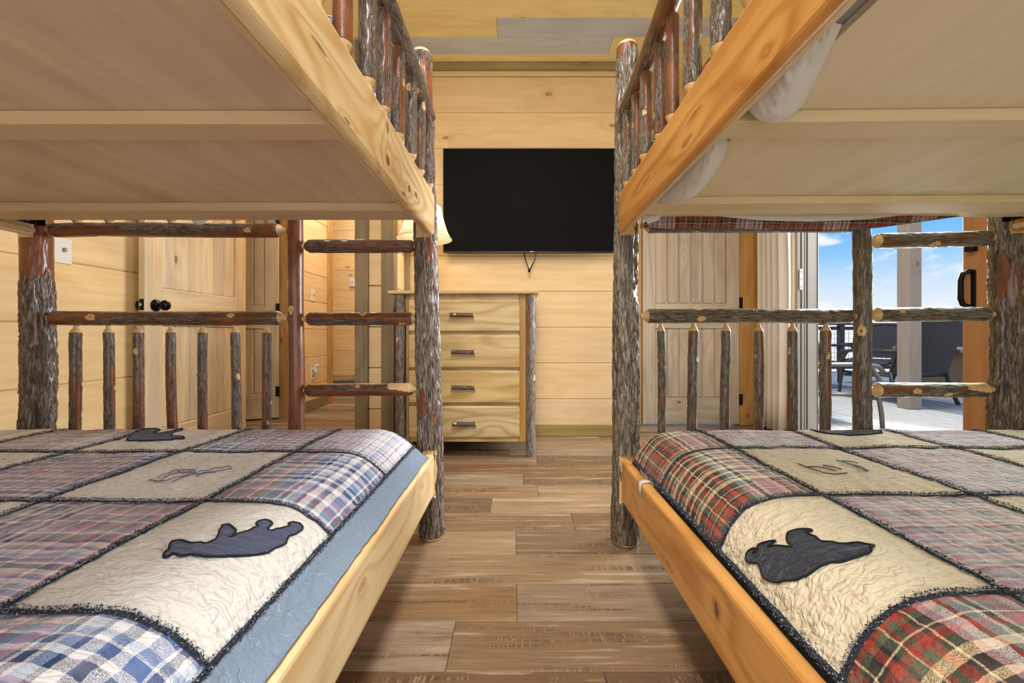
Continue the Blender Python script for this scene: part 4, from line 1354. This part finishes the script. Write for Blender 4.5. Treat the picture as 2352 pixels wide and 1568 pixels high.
embroider(shL, [cr7(p) for p in ([(880, 368), (900, 350), (960, 325), (1000, 310)], [(830, 340), (870, 318), (930, 310), (975, 312)], [(760, 345), (800, 352), (830, 350)], [(1000, 325), (1050, 318), (1100, 312)])], MT['thread_wine'], qL, 0.001)

# right quilt
shR = Sheet([(0.58, 0.441), (0.515, 0.437), (0.462, 0.418), (0.428, 0.378), (0.409, 0.338), (0.403, 0.329)], 0.441, [(1.33, 0), (1.365, 0.004), (1.395, 0.018), (1.412, 0.05), (1.420, 0.12)], 8.0)
qR = thing('quilt', 'patchwork quilt of rust and dusty plaids, on the lower amber bunk', 'quilt', (1.0, 0.6, 0.43), 0.0, 'quilts on the bunk beds')
colsR = [shR.umax, 0.612, 0.914, 1.235, 1.55, 1.715]
rowsR = [1.40, 1.146, 0.812, 0.505, 0.19, -0.12, -0.40]
gridR = [['pr_red', 'pr_mauve', 'creamR', 'pr_mauve', 'creamR'],
         ['pr_red', 'creamR', 'pr_mauve', 'creamR', 'pr_mauve'],
         ['creamR', 'pr_green', 'creamR', 'pr_mauve', 'creamR'],
         ['pr_red', 'creamR', 'pr_green', 'creamR', 'pr_mauve'],
         ['creamR', 'pr_green', 'creamR', 'pr_mauve', 'creamR'],
         ['pr_red', 'creamR', 'pr_mauve', 'creamR', 'pr_green']]
for r in range(6):
    for c in range(5):
        n = 44 if r in (1, 2, 3) and c < 3 else (30 if r < 4 else 8)
        patch(shR, 'patch', colsR[c + 1], colsR[c], rowsR[r + 1], rowsR[r], MT[gridR[r][c]], qR, n, n)
patch(shR, 'border', colsR[-1], shR.umax, rowsR[0], shR.vmax, MT['pr_red'], qR, 60, 8)
lines = []
for r in range(1, 5):
    lines.append((colsR[-1], rowsR[r], colsR[0], rowsR[r]))
for c in range(5):
    lines.append((colsR[c] + (0.004 if c == 0 else 0), 0.0, colsR[c] + (0.004 if c == 0 else 0), rowsR[0]))
ruffle(shR, lines, qR, 9)
bearR = cr8([(850, 838), (823, 805), (832, 770), (868, 757), (875, 765), (860, 785), (892, 770), (886, 748), (905, 735), (975, 708), (982, 722), (945, 740), (1000, 745), (1080, 755), (1050, 720), (1045, 685), (1070, 665), (1160, 660), (1172, 668), (1140, 676), (1200, 700), (1240, 725), (1310, 735), (1340, 745), (1400, 740), (1440, 735), (1520, 755), (1530, 765), (1500, 774), (1525, 780), (1500, 800), (1400, 825), (1290, 850), (1170, 915), (1080, 945), (1000, 945), (950, 930), (920, 900), (905, 855), (885, 838)])
applique(shR, bearR, MT['bearR'], qR)
bearR2 = cr8([(1165, 88), (1215, 82), (1250, 88), (1290, 84), (1330, 82), (1400, 88), (1440, 88), (1560, 108), (1545, 118), (1450, 128), (1350, 128), (1260, 120), (1215, 115), (1180, 100)])
applique(shR, bearR2, MT['bearR'], qR)
embroider(shR, [cr8(p) for p in ([(1095, 285), (1130, 300), (1180, 320), (1240, 335), (1300, 345), (1370, 342)], [(1150, 305), (1200, 310), (1260, 318), (1310, 330)], [(1235, 300), (1290, 310), (1340, 325)])], MT['thread_wine'], qR, 0.0013)
embroider(shR, [cr8(p) for p in ([(1310, 280), (1350, 290), (1400, 300), (1450, 315), (1490, 330)], [(1340, 280), (1390, 282), (1430, 292)], [(1400, 300), (1430, 318), (1480, 332)])], MT['thread_blue'], qR, 0.0013)
# clear strap hooked over the amber rail
vs, fs = [], []
pth = [(0.412, 0.328), (0.398, 0.3215), (0.380, 0.3205), (0.3705, 0.314), (0.3695, 0.296), (0.3690, 0.278)]
for (x, z) in pth:
    vs += [(x, 1.215, z), (x, 1.245, z)]
for i in range(len(pth) - 1):
    fs.append((2 * i, 2 * i + 1, 2 * i + 3, 2 * i + 2))
o = mobj('safety_strap', vs, fs, MT['silicone'], None, True)
o.modifiers.new('thick', 'SOLIDIFY').thickness = 0.002
tag(o, 'clear plastic strap hooked over the amber rail beside the bark post', 'strap')

# upper quilts: crumpled edges behind the guard rails
shU = Sheet([(-0.50, 1.352), (-0.44, 1.358), (-0.390, 1.366), (-0.362, 1.350), (-0.350, 1.300), (-0.346, 1.275)], 1.352, [(1.37, 0), (1.40, 0.004), (1.425, 0.02), (1.44, 0.08), (1.442, 0.14)], 31.0)
qU = thing('quilt', 'blue plaid quilt on the upper bunk with pale boards, crumpled behind the guard rail', 'quilt', (-1.0, 0.6, 1.35), 0.0, 'quilts on the bunk beds')


def crumple(sh, name, u0, u1, v0, v1, mat, parent, n, m, amp):
    o = patch(sh, name, u0, u1, v0, v1, mat, parent, n, m)
    for i, v in enumerate(o.data.vertices):
        fu = (i % (n + 1)) / n
        wgt = max(0, fu - 0.72) / 0.28 if sh is shU else max(0, fu - 0.72) / 0.28
        yv = v.co.y
        v.co.z += amp * wgt * (nz(yv * 11, sh.seed, 0.3) + 0.5 * nz(yv * 27, sh.seed, 2.3)) + 0.20 * max(0.0, nz(yv * 8.5, sh.seed, 7.7)) * max(0.0, 1 - abs(fu - 0.925) / 0.07)
        v.co.x += 0.006 * wgt * nz(yv * 19, sh.seed, 5.5)
    return o


crumple(shU, 'patch', -1.76, shU.umax, 0.55, shU.vmax, MT['pl_mix'], qU, 60, 90, 0.022)
crumple(shU, 'patch', -1.76, shU.umax, -0.38, 0.55, MT['pl_blue'], qU, 20, 30, 0.022)
shV = Sheet([(0.57, 1.345), (0.50, 1.352), (0.455, 1.362), (0.425, 1.348), (0.410, 1.295), (0.406, 1.270)], 1.345, [(1.33, 0), (1.36, 0.004), (1.385, 0.02), (1.405, 0.08), (1.41, 0.14)], 47.0)
qV = thing('quilt', 'dark rust plaid quilt on the upper amber bunk, sagging over the end log', 'quilt', (xz(1436, YR), YR, 0), RROT, 'quilts on the bunk beds')
crumple(shV, 'patch', 1.72, shV.umax, 0.55, shV.vmax, MT['pr_red'], qV, 60, 90, 0.022)
crumple(shV, 'patch', 1.72, shV.umax, -0.38, 0.55, MT['pr_red'], qV, 20, 30, 0.022)
# its sagging hem between the end slat and the end log
hem = [(1480, 520), (1540, 526), (1620, 524), (1720, 526), (1800, 530), (1880, 532), (1950, 529), (2020, 522), (2100, 511), (2180, 500), (2270, 488), (2300, 486)]


def lerp_tab(tab, x):
    for i in range(1, len(tab)):
        if x <= tab[i][0]:
            a, b = tab[i - 1], tab[i]
            return a[1] + (b[1] - a[1]) * (x - a[0]) / (b[0] - a[0])
    return tab[-1][1]


def drape(name, tab, yd, ztop, mat, parent, n=90, m=8, bulge=0.006, seed=0):
    vs, uvs, fs = [], [], []
    x0, x1 = tab[0][0], tab[-1][0]
    for j in range(m + 1):
        for i in range(n + 1):
            px = x0 + (x1 - x0) * i / n
            zl = H - (lerp_tab(tab, px) - VY) * yd / F
            f = j / m
            x = (px - VX) * yd / F
            z = ztop + (zl - ztop) * f
            yy = yd - bulge * math.sin(f * PI) + 0.004 * nz(x * 14, z * 9, seed)
            vs.append((x, yy, z)); uvs.append((x, z))
    for j in range(m):
        for i in range(n):
            a = j * (n + 1) + i
            fs.append((a, a + 1, a + n + 2, a + n + 1))
    return mobj(name, vs, fs, mat, parent, True, uvs)


hm = drape('hem', hem, 1.425, 1.215, MT['pr_hem'], qV, bulge=0.012, seed=3)
hm.modifiers.new('thick', 'SOLIDIFY').thickness = 0.006
vs, fs = tube([((p[0] - VX) * 1.422 / F, 1.424, H - (p[1] - VY - 1) * 1.422 / F) for p in hem], 0.0048, 8)
mobj('binding', vs, fs, MT['thread_mid'], qV, True)

# white sheet slipping down under the upper amber bunk
bs = thing('bed_sheet', 'white sheet slipping out in flaps under the upper amber bunk', 'sheet', (0.45, 1.0, 1.19), 0.0, 'sheets of the upper bunks')
# band seen below the end slat
drape('hanging_flap', [(1625, 494), (1680, 500), (1760, 507), (1850, 509), (1930, 507), (2000, 503), (2060, 495), (2090, 490)], 1.385, 1.19, MT['sheet'], bs, 60, 6, 0.004, 11).modifiers.new('t', 'SOLIDIFY').thickness = 0.0015
drape('hanging_flap', [(2260, 488), (2300, 492), (2340, 497), (2390, 500)], 1.385, 1.19, MT['sheet'], bs, 20, 6, 0.004, 13).modifiers.new('t', 'SOLIDIFY').thickness = 0.0015
drape('hanging_flap', [(1476, 500), (1488, 514), (1500, 510), (1512, 506), (1516, 496)], 1.37, 1.19, MT['sheet'], bs, 20, 8, 0.008, 15).modifiers.new('t', 'SOLIDIFY').thickness = 0.0015


def pouch(parent, y0, y1, x, zt, W, D, seed, n=50, m=22):
    """slack of the sheet sagging between the board and the bed panel: W, D give width and depth along the pouch"""
    vs, fs = [], []
    for j in range(m + 1):
        for i in range(n + 1):
            s, f = i / n, j / m
            y = y0 + (y1 - y0) * s
            w, d = W(s), D(s)
            fold = 0.010 * nz(s * 6 + f * 2.5, f * 3, seed) + 0.005 * nz(s * 15 - f * 6, f * 7, seed + 1)
            k = math.sin(f * PI) ** 0.8
            vs.append((x + w * f + fold * k * 0.6, y + 0.5 * fold * k, zt - 0.014 * f - d * k * (1.15 - 0.45 * f) + fold * 0.35 * k))
    for j in range(m):
        for i in range(n):
            a = j * (n + 1) + i
            fs.append((a, a + 1, a + n + 2, a + n + 1))
    o = mobj('hanging_flap', vs, fs, MT['sheet'], parent, True)
    o.modifiers.new('t', 'SOLIDIFY').thickness = 0.0012
    return o


pouch(bs, 0.535, 0.728, 0.387, 1.186, lambda s: 0.042 + 0.086 * s, lambda s: 0.050 * min(1, s * 1.3) ** 0.7 * (1 if s < 0.9 else (1 - s) * 7 + 0.3), 21)
pouch(bs, 0.835, 1.19, 0.393, 1.186, lambda s: 0.030 + 0.072 * math.sin(PI * min(1, s * 0.78)) ** 0.6, lambda s: 0.068 * math.sin(PI * min(1, 0.005 + s * 0.86)) ** 0.8, 25)

bs2 = thing('bed_sheet', 'small corner of white sheet poking out under the upper pale bunk', 'sheet', (-1.1, 1.405, 1.18), 0.0, 'sheets of the upper bunks')
drape('hanging_flap', [(438, 504), (446, 512), (456, 516), (466, 515), (476, 505)], 1.405, 1.185, MT['sheet'], bs2, 24, 8, 0.012, 19).modifiers.new('t', 'SOLIDIFY').thickness = 0.0015

# ------------------------------------------------------------------ dresser
DY = 2.53
dsc = DY / F


def dx(px):
    return (px - VX) * dsc


def dzz(py):
    return H - (py - VY) * dsc


dr = thing('dresser', 'four-drawer wooden dresser with bark log corner posts below the television', 'dresser', (dx(1069), 2.76, 0))
ztop = dzz(668)
box('top_board', dx(893), dx(1238), 2.505, 3.03, ztop - 0.020, ztop, MT['dresser'], dr, 0.006, 2)
for (px, r) in ((918, 0.030), (1219.5, 0.0305)):
    for yy in (2.545, 2.975):
        log('corner_post', (dx(px), yy, 0), (dx(px), yy, ztop - 0.021), r, r * 0.92, int(px + yy * 10), dr, MT['barkG'], 32, 90, 0.003, 0.18, 0.004, knots=3, ridge=0.007)
xl, xr = dx(931), dx(1208)
box('side_panel', xl, xl + 0.02, 2.57, 2.98, 0.105, ztop - 0.021, MT['dresser_v'], dr)
box('side_panel', xr - 0.02, xr, 2.57, 2.98, 0.105, ztop - 0.021, MT['dresser_v'], dr)
box('back_panel', xl + 0.021, xr - 0.021, 2.97, 2.985, 0.105, ztop - 0.021, MT['dresser_v'], dr)
box('face_stile', xl + 0.0, dx(940), 2.545, 2.568, 0.09, ztop - 0.021, MT['dresser_v'], dr, 0.002)
box('face_stile', dx(1192), xr + 0.001, 2.545, 2.568, 0.09, ztop - 0.021, MT['dresser_v'], dr, 0.002)
box('face_rail', dx(940) + 0.001, dx(1192) - 0.001, 2.545, 2.568, dzz(690), ztop - 0.021, MT['dresser'], dr, 0.002)
for k, yk in enumerate((765, 847.5, 928)):
    box('face_rail', dx(940) + 0.001, dx(1192) - 0.001, 2.548, 2.568, dzz(yk + 6), dzz(yk - 6), MT['dresser'], dr, 0.002)
box('apron', dx(940) + 0.001, dx(1192) - 0.001, 2.545, 2.568, dzz(1016), dzz(1000), MT['dresser'], dr, 0.003)
for k, (a, b, hx0, hx1, hy) in enumerate(((688, 761, 1034, 1090, 723.5), (769, 844, 1038, 1092, 807.5), (851, 925, 1038, 1093, 889), (932, 1004, 1040, 1095, 971))):
    d = box('drawer', dx(939), dx(1194), 2.520, 2.544, dzz(b), dzz(a), MT['dresser'], dr, 0.009, 2)
    hz = dzz(hy)
    log('twig_handle', (dx(hx0), 2.500, hz + 0.001), (dx(hx1), 2.500, hz - 0.001), 0.0145, 0.0135, 700 + k, d, MT['barkL' if k else 'barkR'], 18, 26, 0.0016, 0.85 if k == 0 else 0.3, 0.003, knots=1, ridge=0.005, dome=0.004)

# ------------------------------------------------------------------ lamp on the dresser
LX, LY = -0.632, 2.76
lt = thing('table_lamp', 'lit table lamp with a cream bell shade standing on the dresser', 'lamp', (LX, LY, ztop + 0.001))
z0 = ztop + 0.001
vs, fs = lathe([(0.0, z0), (0.038, z0), (0.038, z0 + 0.012), (0.022, z0 + 0.022), (0.015, z0 + 0.05), (0.024, z0 + 0.11), (0.026, z0 + 0.16), (0.016, z0 + 0.22), (0.010, z0 + 0.26), (0.010, z0 + 0.36), (0.0, z0 + 0.361)], LX, LY, 20)
mobj('lamp_base', vs, fs, MT['brass'], lt, True)
shp = [(0.184, 1.415), (0.180, 1.420), (0.166, 1.445), (0.151, 1.48), (0.138, 1.52), (0.127, 1.56), (0.118, 1.60), (0.112, 1.63)]
vs, fs = lathe(shp, LX, LY, 40)
so = mobj('lamp_shade', vs, fs, MT['shade'], lt, True)
for rr_, zz_ in ((0.184, 1.415), (0.112, 1.63)):
    pts = [(LX + rr_ * math.cos(2 * PI * k / 40), LY + rr_ * math.sin(2 * PI * k / 40), zz_) for k in range(41)]
    v_, f_ = tube(pts, 0.003, 6)
    mobj('shade_rim', v_, f_, MT['sheet'], so, True)
vs, fs = lathe([(0.0, 1.40), (0.012, 1.402), (0.014, 1.43), (0.026, 1.465), (0.030, 1.49), (0.024, 1.515), (0.0, 1.528)], LX, LY, 16)
bulb, ntb, bb_ = new_mat('bulb_glow')
setp(ntb, bb_, Base_Color=C(255, 240, 210), Emission_Color=(1, 0.86, 0.62, 1), Emission_Strength=8.0)
mobj('bulb', vs, fs, bulb, lt, True)
v_, f_ = merge(tube([(LX - 0.115, LY, 1.62), (LX + 0.115, LY, 1.62)], 0.002, 6), tube([(LX, LY - 0.115, 1.62), (LX, LY + 0.115, 1.62)], 0.002, 6), tube([(LX + 0.012, LY, 1.395), (LX + 0.034, LY, 1.50), (LX + 0.004, LY, 1.62)], 0.0018, 6), tube([(LX - 0.012, LY, 1.395), (LX - 0.034, LY, 1.50), (LX - 0.004, LY, 1.62)], 0.0018, 6))
mobj('harp', v_, f_, MT['steel'], lt, True)
lamp('lamp_light', 'POINT', (LX, LY, 1.535), 3.2, (1, 0.84, 0.6), 0.03)

# ------------------------------------------------------------------ television
TY = 2.965
ts = TY / F
tx0, tx1, tz0, tz1 = (1018 - VX) * ts, (1419.5 - VX) * ts, H - (580.5 - VY) * ts, H - (341 - VY) * ts
tv = thing('television', 'large black flat screen television mounted on the plank wall above the dresser', 'television', ((tx0 + tx1) / 2, TY, tz0))
box('screen', tx0 + 0.004, tx1 - 0.004, TY - 0.001, TY + 0.004, tz0 + 0.014, tz1 - 0.004, MT['screen'], tv, 0.0005)
box('back_case', tx0 + 0.003, tx1 - 0.003, TY + 0.005, TY + 0.045, tz0 + 0.004, tz1 - 0.003, MT['black'], tv, 0.004)
box('bezel', tx0, tx1, TY - 0.003, TY + 0.012, tz0, tz0 + 0.013, MT['bezel'], tv, 0.002)
box('bezel', tx0, tx0 + 0.0045, TY - 0.003, TY + 0.012, tz0 + 0.013, tz1, MT['black'], tv, 0.001)
box('bezel', tx1 - 0.0045, tx1, TY - 0.003, TY + 0.012, tz0 + 0.013, tz1, MT['black'], tv, 0.001)
box('bezel', tx0 + 0.005, tx1 - 0.005, TY - 0.003, TY + 0.012, tz1 - 0.0045, tz1, MT['black'], tv, 0.001)
bx_ = (1221.5 - VX) * ts
box('badge', bx_ - 0.014, bx_ + 0.014, TY - 0.0042, TY - 0.0028, tz0 + 0.0085, tz0 + 0.0115, MT['plate'], tv, 0)
for i in range(4):
    box('badge', bx_ - 0.013 + i * 0.007, bx_ - 0.0085 + i * 0.007, TY - 0.0042, TY - 0.0028, tz0 + 0.002, tz0 + 0.0055, MT['red' if i % 2 else 'plate'], tv, 0)
box('wall_mount', (tx0 + tx1) / 2 - 0.2, (tx0 + tx1) / 2 + 0.2, TY + 0.046, 3.038, 1.55, 1.95, MT['black'], tv, 0.003)
cyy = 3.0
v_, f_ = merge(tube([((1202 - VX) * cyy / F, cyy, H - (575 - VY) * cyy / F), ((1207.5 - VX) * cyy / F, cyy, H - (598 - VY) * cyy / F), ((1215 - VX) * cyy / F, cyy, H - (619 - VY) * cyy / F)], 0.0036, 7),
               tube([((1232 - VX) * cyy / F, cyy, H - (575 - VY) * cyy / F), ((1229 - VX) * cyy / F, cyy, H - (595 - VY) * cyy / F), ((1217 - VX) * cyy / F, cyy, H - (620 - VY) * cyy / F)], 0.0036, 7, radii=[0.002, 0.003, 0.0048]),
               tube([((1215.5 - VX) * cyy / F, cyy, H - (618 - VY) * cyy / F), ((1216 - VX) * cyy / F, cyy, H - (625 - VY) * cyy / F)], 0.0088, 8))
mobj('pull_cord', v_, f_, MT['black'], tv, True)


# ------------------------------------------------------------------ switches, outlet
def plate_x(name, label, cat, X, Y, Z, kind):
    t = thing(name, label, cat, (X, Y, Z), 0.0, 'light switches on the plank walls' if kind == 'toggle' else None)
    box('cover_plate', X, X + 0.006, Y - 0.036, Y + 0.036, Z - 0.058, Z + 0.058, MT['plate'], t, 0.002)
    if kind == 'toggle':
        box('toggle', X + 0.006, X + 0.018, Y - 0.005, Y + 0.005, Z - 0.004, Z + 0.014, MT['greydot'], t, 0.001)
    else:
        for dz in (-0.024, 0.024):
            box('socket', X + 0.006, X + 0.0075, Y - 0.017, Y + 0.017, Z + dz - 0.015, Z + dz + 0.015, MT['greydot'], t, 0.0005)
    return t


plate_x('light_switch', 'white toggle switch on the plank wall beside the russet bark post', 'switch', XL + 0.0005, 1.869, 1.150, 'toggle')
plate_x('light_switch', 'white rocker switch on the hall wall, above the outlet', 'switch', XL + 0.0005, 4.155, 1.165, 'toggle')
plate_x('wall_outlet', 'white outlet low on the hall wall behind the night light', 'outlet', XL + 0.0005, 4.15, 0.365, 'socket')
nl = thing('night_light', 'small white night light plugged into the hall outlet', 'night light', (XL + 0.008, 4.165, 0.40))
box('housing', XL + 0.0085, XL + 0.045, 4.150, 4.20, 0.375, 0.43, MT['plate'], nl, 0.005, 2)
box('diffuser', XL + 0.012, XL + 0.050, 4.152, 4.198, 0.431, 0.455, MT['sheet'], nl, 0.005, 2)
sw3 = thing('light_switch', 'white switch plate on the far wall at the end of the hall', 'switch', (-2.325, 5.713, 1.50), 0.0, 'light switches on the plank walls')
box('cover_plate', -2.362, -2.288, 5.706, 5.713, 1.44, 1.56, MT['plate'], sw3, 0.002)
box('toggle', -2.330, -2.320, 5.694, 5.706, 1.495, 1.515, MT['greydot'], sw3, 0.001)

# step at the end of the hall with its handrail
stp = thing('stair_step', 'grey painted step at the end of the hall', 'step', (-2.3, 5.4, 0))
vs = [(-3.2, 4.86, 0.001), (-1.28, 5.50, 0.001), (-1.28, 5.712, 0.001), (-3.2, 5.712, 0.001)]
vs += [(x, y, 0.165) for x, y, z in vs]
mobj('riser', vs, [(0, 1, 5, 4), (1, 2, 6, 5), (2, 3, 7, 6), (3, 0, 4, 7), (3, 2, 1, 0), (4, 5, 6, 7)], MT['riser'], stp)
vs = [(x, y + (-0.02 if i < 2 else 0), z + 0.166) for i, (x, y, z) in enumerate([(-3.2, 4.86, 0), (-1.28, 5.50, 0), (-1.28, 5.712, 0), (-3.2, 5.712, 0)])]
vs += [(x, y, 0.188) for x, y, z in vs]
mobj('tread', vs, [(0, 1, 5, 4), (1, 2, 6, 5), (2, 3, 7, 6), (3, 0, 4, 7), (3, 2, 1, 0), (4, 5, 6, 7)], MT['timber'], stp)
hr = thing('handrail', 'short brown handrail end beside the hall step', 'handrail', (-2.42, 5.2, 0.19))
v_, f_ = tube([(-2.62, 5.15, 0.40), (-2.44, 5.15, 0.40), (-2.385, 5.15, 0.385)], 0.02, 8)
mobj('grip', v_, f_, MT['timber'], hr, True)
box('newel', -2.46, -2.425, 5.13, 5.17, 0.189, 0.385, MT['timber'], hr, 0.004)

# ------------------------------------------------------------------ deck outside
DZ = -0.03
dk_ = struct('floor_deck')
box('deck_gap_backing', 2.26, 10.4, -0.2, 8.6, DZ - 0.10, DZ - 0.04, MT['vinyl_dark'], dk_, 0)  # added dark slab below the boards, so the gaps read as shaded
x = 2.262
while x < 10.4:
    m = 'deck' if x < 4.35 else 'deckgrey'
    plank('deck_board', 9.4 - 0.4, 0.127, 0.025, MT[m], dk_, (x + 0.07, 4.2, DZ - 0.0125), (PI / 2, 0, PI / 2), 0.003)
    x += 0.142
# porch roof carried by the post
pr = struct('roof_porch')
box('beam', 4.12, 4.26, -0.6, 8.8, 2.50, 2.739, MT['porch'], pr, 0.005)
pp = thing('porch_post', 'square taupe porch post standing on the deck beyond the slider', 'post', (4.21, 4.36, DZ))
box('shaft', 4.14, 4.28, 4.28, 4.42, DZ + 0.001, 2.499, MT['porch'], pp, 0.006)
# railing with wire mesh
rl = thing('deck_railing', 'dark deck railing with wire mesh at the far edge of the deck', 'railing', (7.0, 8.55, DZ))
RY = 8.55
box('top_rail', 2.4, 10.3, RY - 0.07, RY + 0.07, 0.965, 1.005, MT['railing'], rl, 0.004)
box('sub_rail', 2.4, 10.3, RY - 0.02, RY + 0.02, 0.86, 0.93, MT['railing'], rl, 0.003)
box('bottom_rail', 2.4, 10.3, RY - 0.02, RY + 0.02, 0.04, 0.11, MT['railing'], rl, 0.003)
for px in (4.3, 6.83, 9.40):
    box('rail_post', px - 0.05, px + 0.05, RY - 0.05, RY + 0.05, DZ + 0.001, 0.964, MT['railing'], rl, 0.004)
bm = bmesh.new()
x = 2.5
while x < 10.25:
    add_box(bm, x - 0.002, x + 0.002, RY - 0.002, RY + 0.002, 0.111, 0.859); x += 0.1
z = 0.18
while z < 0.85:
    add_box(bm, 2.4, 10.3, RY - 0.005, RY - 0.001, z - 0.002, z + 0.002); z += 0.1
wm = bm_obj('wire_mesh', bm, MT['black'], rl); wm['kind'] = 'stuff'


def patio_chair(label, loc, rz, sc=1.0, low=0.0):
    t = thing('patio_chair', label, 'chair', loc, rz, 'patio chairs on the deck')
    L_ = Vector(loc)

    def P(x, y, z):
        return (L_.x + x * sc, L_.y + y * sc, L_.z + z * sc)
    hw = 0.30
    sh_ = 0.40 - low
    # woven back, leaning and curved
    vs, fs = [], []
    n, m = 12, 10
    for lay in (0, 0.022):
        for j in range(m + 1):
            for i in range(n + 1):
                a = -1 + 2 * i / n; f = j / m
                wv = hw * (1.04 - 0.07 * f) * a
                top = 0.54 * f - (0.03 * a * a * f)
                vs.append(P(wv, -0.26 - 0.17 * f - 0.03 * (1 - a * a) - lay, sh_ + 0.01 + top))
    k = (n + 1) * (m + 1)
    for j in range(m):
        for i in range(n):
            a = j * (n + 1) + i
            fs += [(a, a + 1, a + n + 2, a + n + 1), (k + a + n + 1, k + a + n + 2, k + a + 1, k + a)]
    for i in range(n):
        fs += [(i, k + i, k + i + 1, i + 1), (m * (n + 1) + i, m * (n + 1) + i + 1, k + m * (n + 1) + i + 1, k + m * (n + 1) + i)]
    for j in range(m):
        a = j * (n + 1); b = a + n
        fs += [(a, a + n + 1, k + a + n + 1, k + a), (b, k + b, k + b + n + 1, b + n + 1)]
    mobj('backrest', vs, fs, MT['weave'], t, False)
    # frame round the back
    fr = [P(-hw - 0.01, -0.25, sh_ - 0.02), P(-hw - 0.008, -0.34, sh_ + 0.30), P(-hw + 0.008, -0.43, sh_ + 0.51), P(-hw + 0.03, -0.45, sh_ + 0.545), P(0, -0.47, sh_ + 0.565), P(hw - 0.03, -0.45, sh_ + 0.545), P(hw - 0.008, -0.43, sh_ + 0.51), P(hw + 0.008, -0.34, sh_ + 0.30), P(hw + 0.01, -0.25, sh_ - 0.02)]
    v_, f_ = tube(fr, 0.014 * sc, 8)
    mobj('back_frame', v_, f_, MT['alum'], t, True)
    # seat
    vs, fs = [], []
    for lay in (0, -0.03):
        for j in range(9):
            for i in range(9):
                a = -1 + 2 * i / 8; f = j / 8
                vs.append(P(hw * 1.0 * a, -0.27 + 0.58 * f, sh_ + 0.03 * math.sin(f * PI * 0.9 + 1.2) - 0.015 * (1 - a * a) + lay - 0.02))
    for j in range(8):
        for i in range(8):
            a = j * 9 + i
            fs += [(a, a + 1, a + 10, a + 9), (81 + a + 9, 81 + a + 10, 81 + a + 1, 81 + a)]
    for i in range(8):
        fs += [(i, 81 + i, 82 + i, i + 1), (72 + i, 73 + i, 154 + i, 153 + i), (i * 9, i * 9 + 9, 81 + i * 9 + 9, 81 + i * 9), (i * 9 + 8, 81 + i * 9 + 8, 81 + i * 9 + 17, i * 9 + 17)]
    mobj('seat', vs, fs, MT['weave'], t, True)
    for sx in (-1, 1):
        arm = [P(sx * (hw + 0.03), -0.36, sh_ + 0.24), P(sx * (hw + 0.05), -0.15, sh_ + 0.235), P(sx * (hw + 0.05), 0.12, sh_ + 0.235), P(sx * (hw + 0.05), 0.28, sh_ + 0.215), P(sx * (hw + 0.05), 0.325, sh_ + 0.17)]
        v_, f_ = tube(arm, 0.019 * sc, 8)
        mobj('armrest', v_, f_, MT['alum'], t, True)
        leg = [P(sx * (hw + 0.045), 0.22, sh_ + 0.22), P(sx * (hw + 0.04), 0.30, sh_ + 0.10), P(sx * (hw + 0.035), 0.30, sh_ - 0.05), P(sx * (hw + 0.03), 0.33, sh_ * 0.4), P(sx * (hw + 0.03), 0.34, 0.002)]
        v_, f_ = tube(leg, 0.018 * sc, 8)
        mobj('leg', v_, f_, MT['alum'], t, True)
        leg = [P(sx * (hw + 0.015), -0.26, sh_ + 0.02), P(sx * (hw + 0.015), -0.30, sh_ * 0.5), P(sx * (hw + 0.02), -0.37, 0.002)]
        v_, f_ = tube(leg, 0.018 * sc, 8)
        mobj('leg', v_, f_, MT['alum'], t, True)
        v_, f_ = tube([P(sx * (hw + 0.01), -0.27, sh_ - 0.02), P(sx * (hw + 0.01), 0.30, sh_ - 0.02)], 0.015 * sc, 8)
        mobj('seat_rail', v_, f_, MT['alum'], t, True)
    return t


patio_chair('dark wicker patio chair seen from behind, beside the porch post', (4.60, 4.95, DZ), math.radians(4), 1.1, 0.09)
patio_chair('low patio chair nearest the slider, its curved arm towards the post', (2.72, 3.72, DZ), math.radians(-84), 1.0, 0.09)
patio_chair('woven patio chair before the railing, turned towards the house', (5.75, 6.55, DZ), math.radians(120), 1.0, 0.0)
patio_chair('patio chair by the dark railing post, mostly behind the slider jamb', (4.72, 6.35, DZ), math.radians(-80), 1.0, 0.0)
tb_ = thing('patio_table', 'low stone patio table beside the dark wicker chair', 'table', (6.05, 5.5, DZ))
box('table_top', 5.55, 6.55, 5.0, 6.0, 0.53, 0.58, MT['clay'], tb_, 0.008)
box('table_base', 5.70, 6.40, 5.15, 5.85, DZ + 0.001, 0.529, MT['clay'], tb_, 0.008)
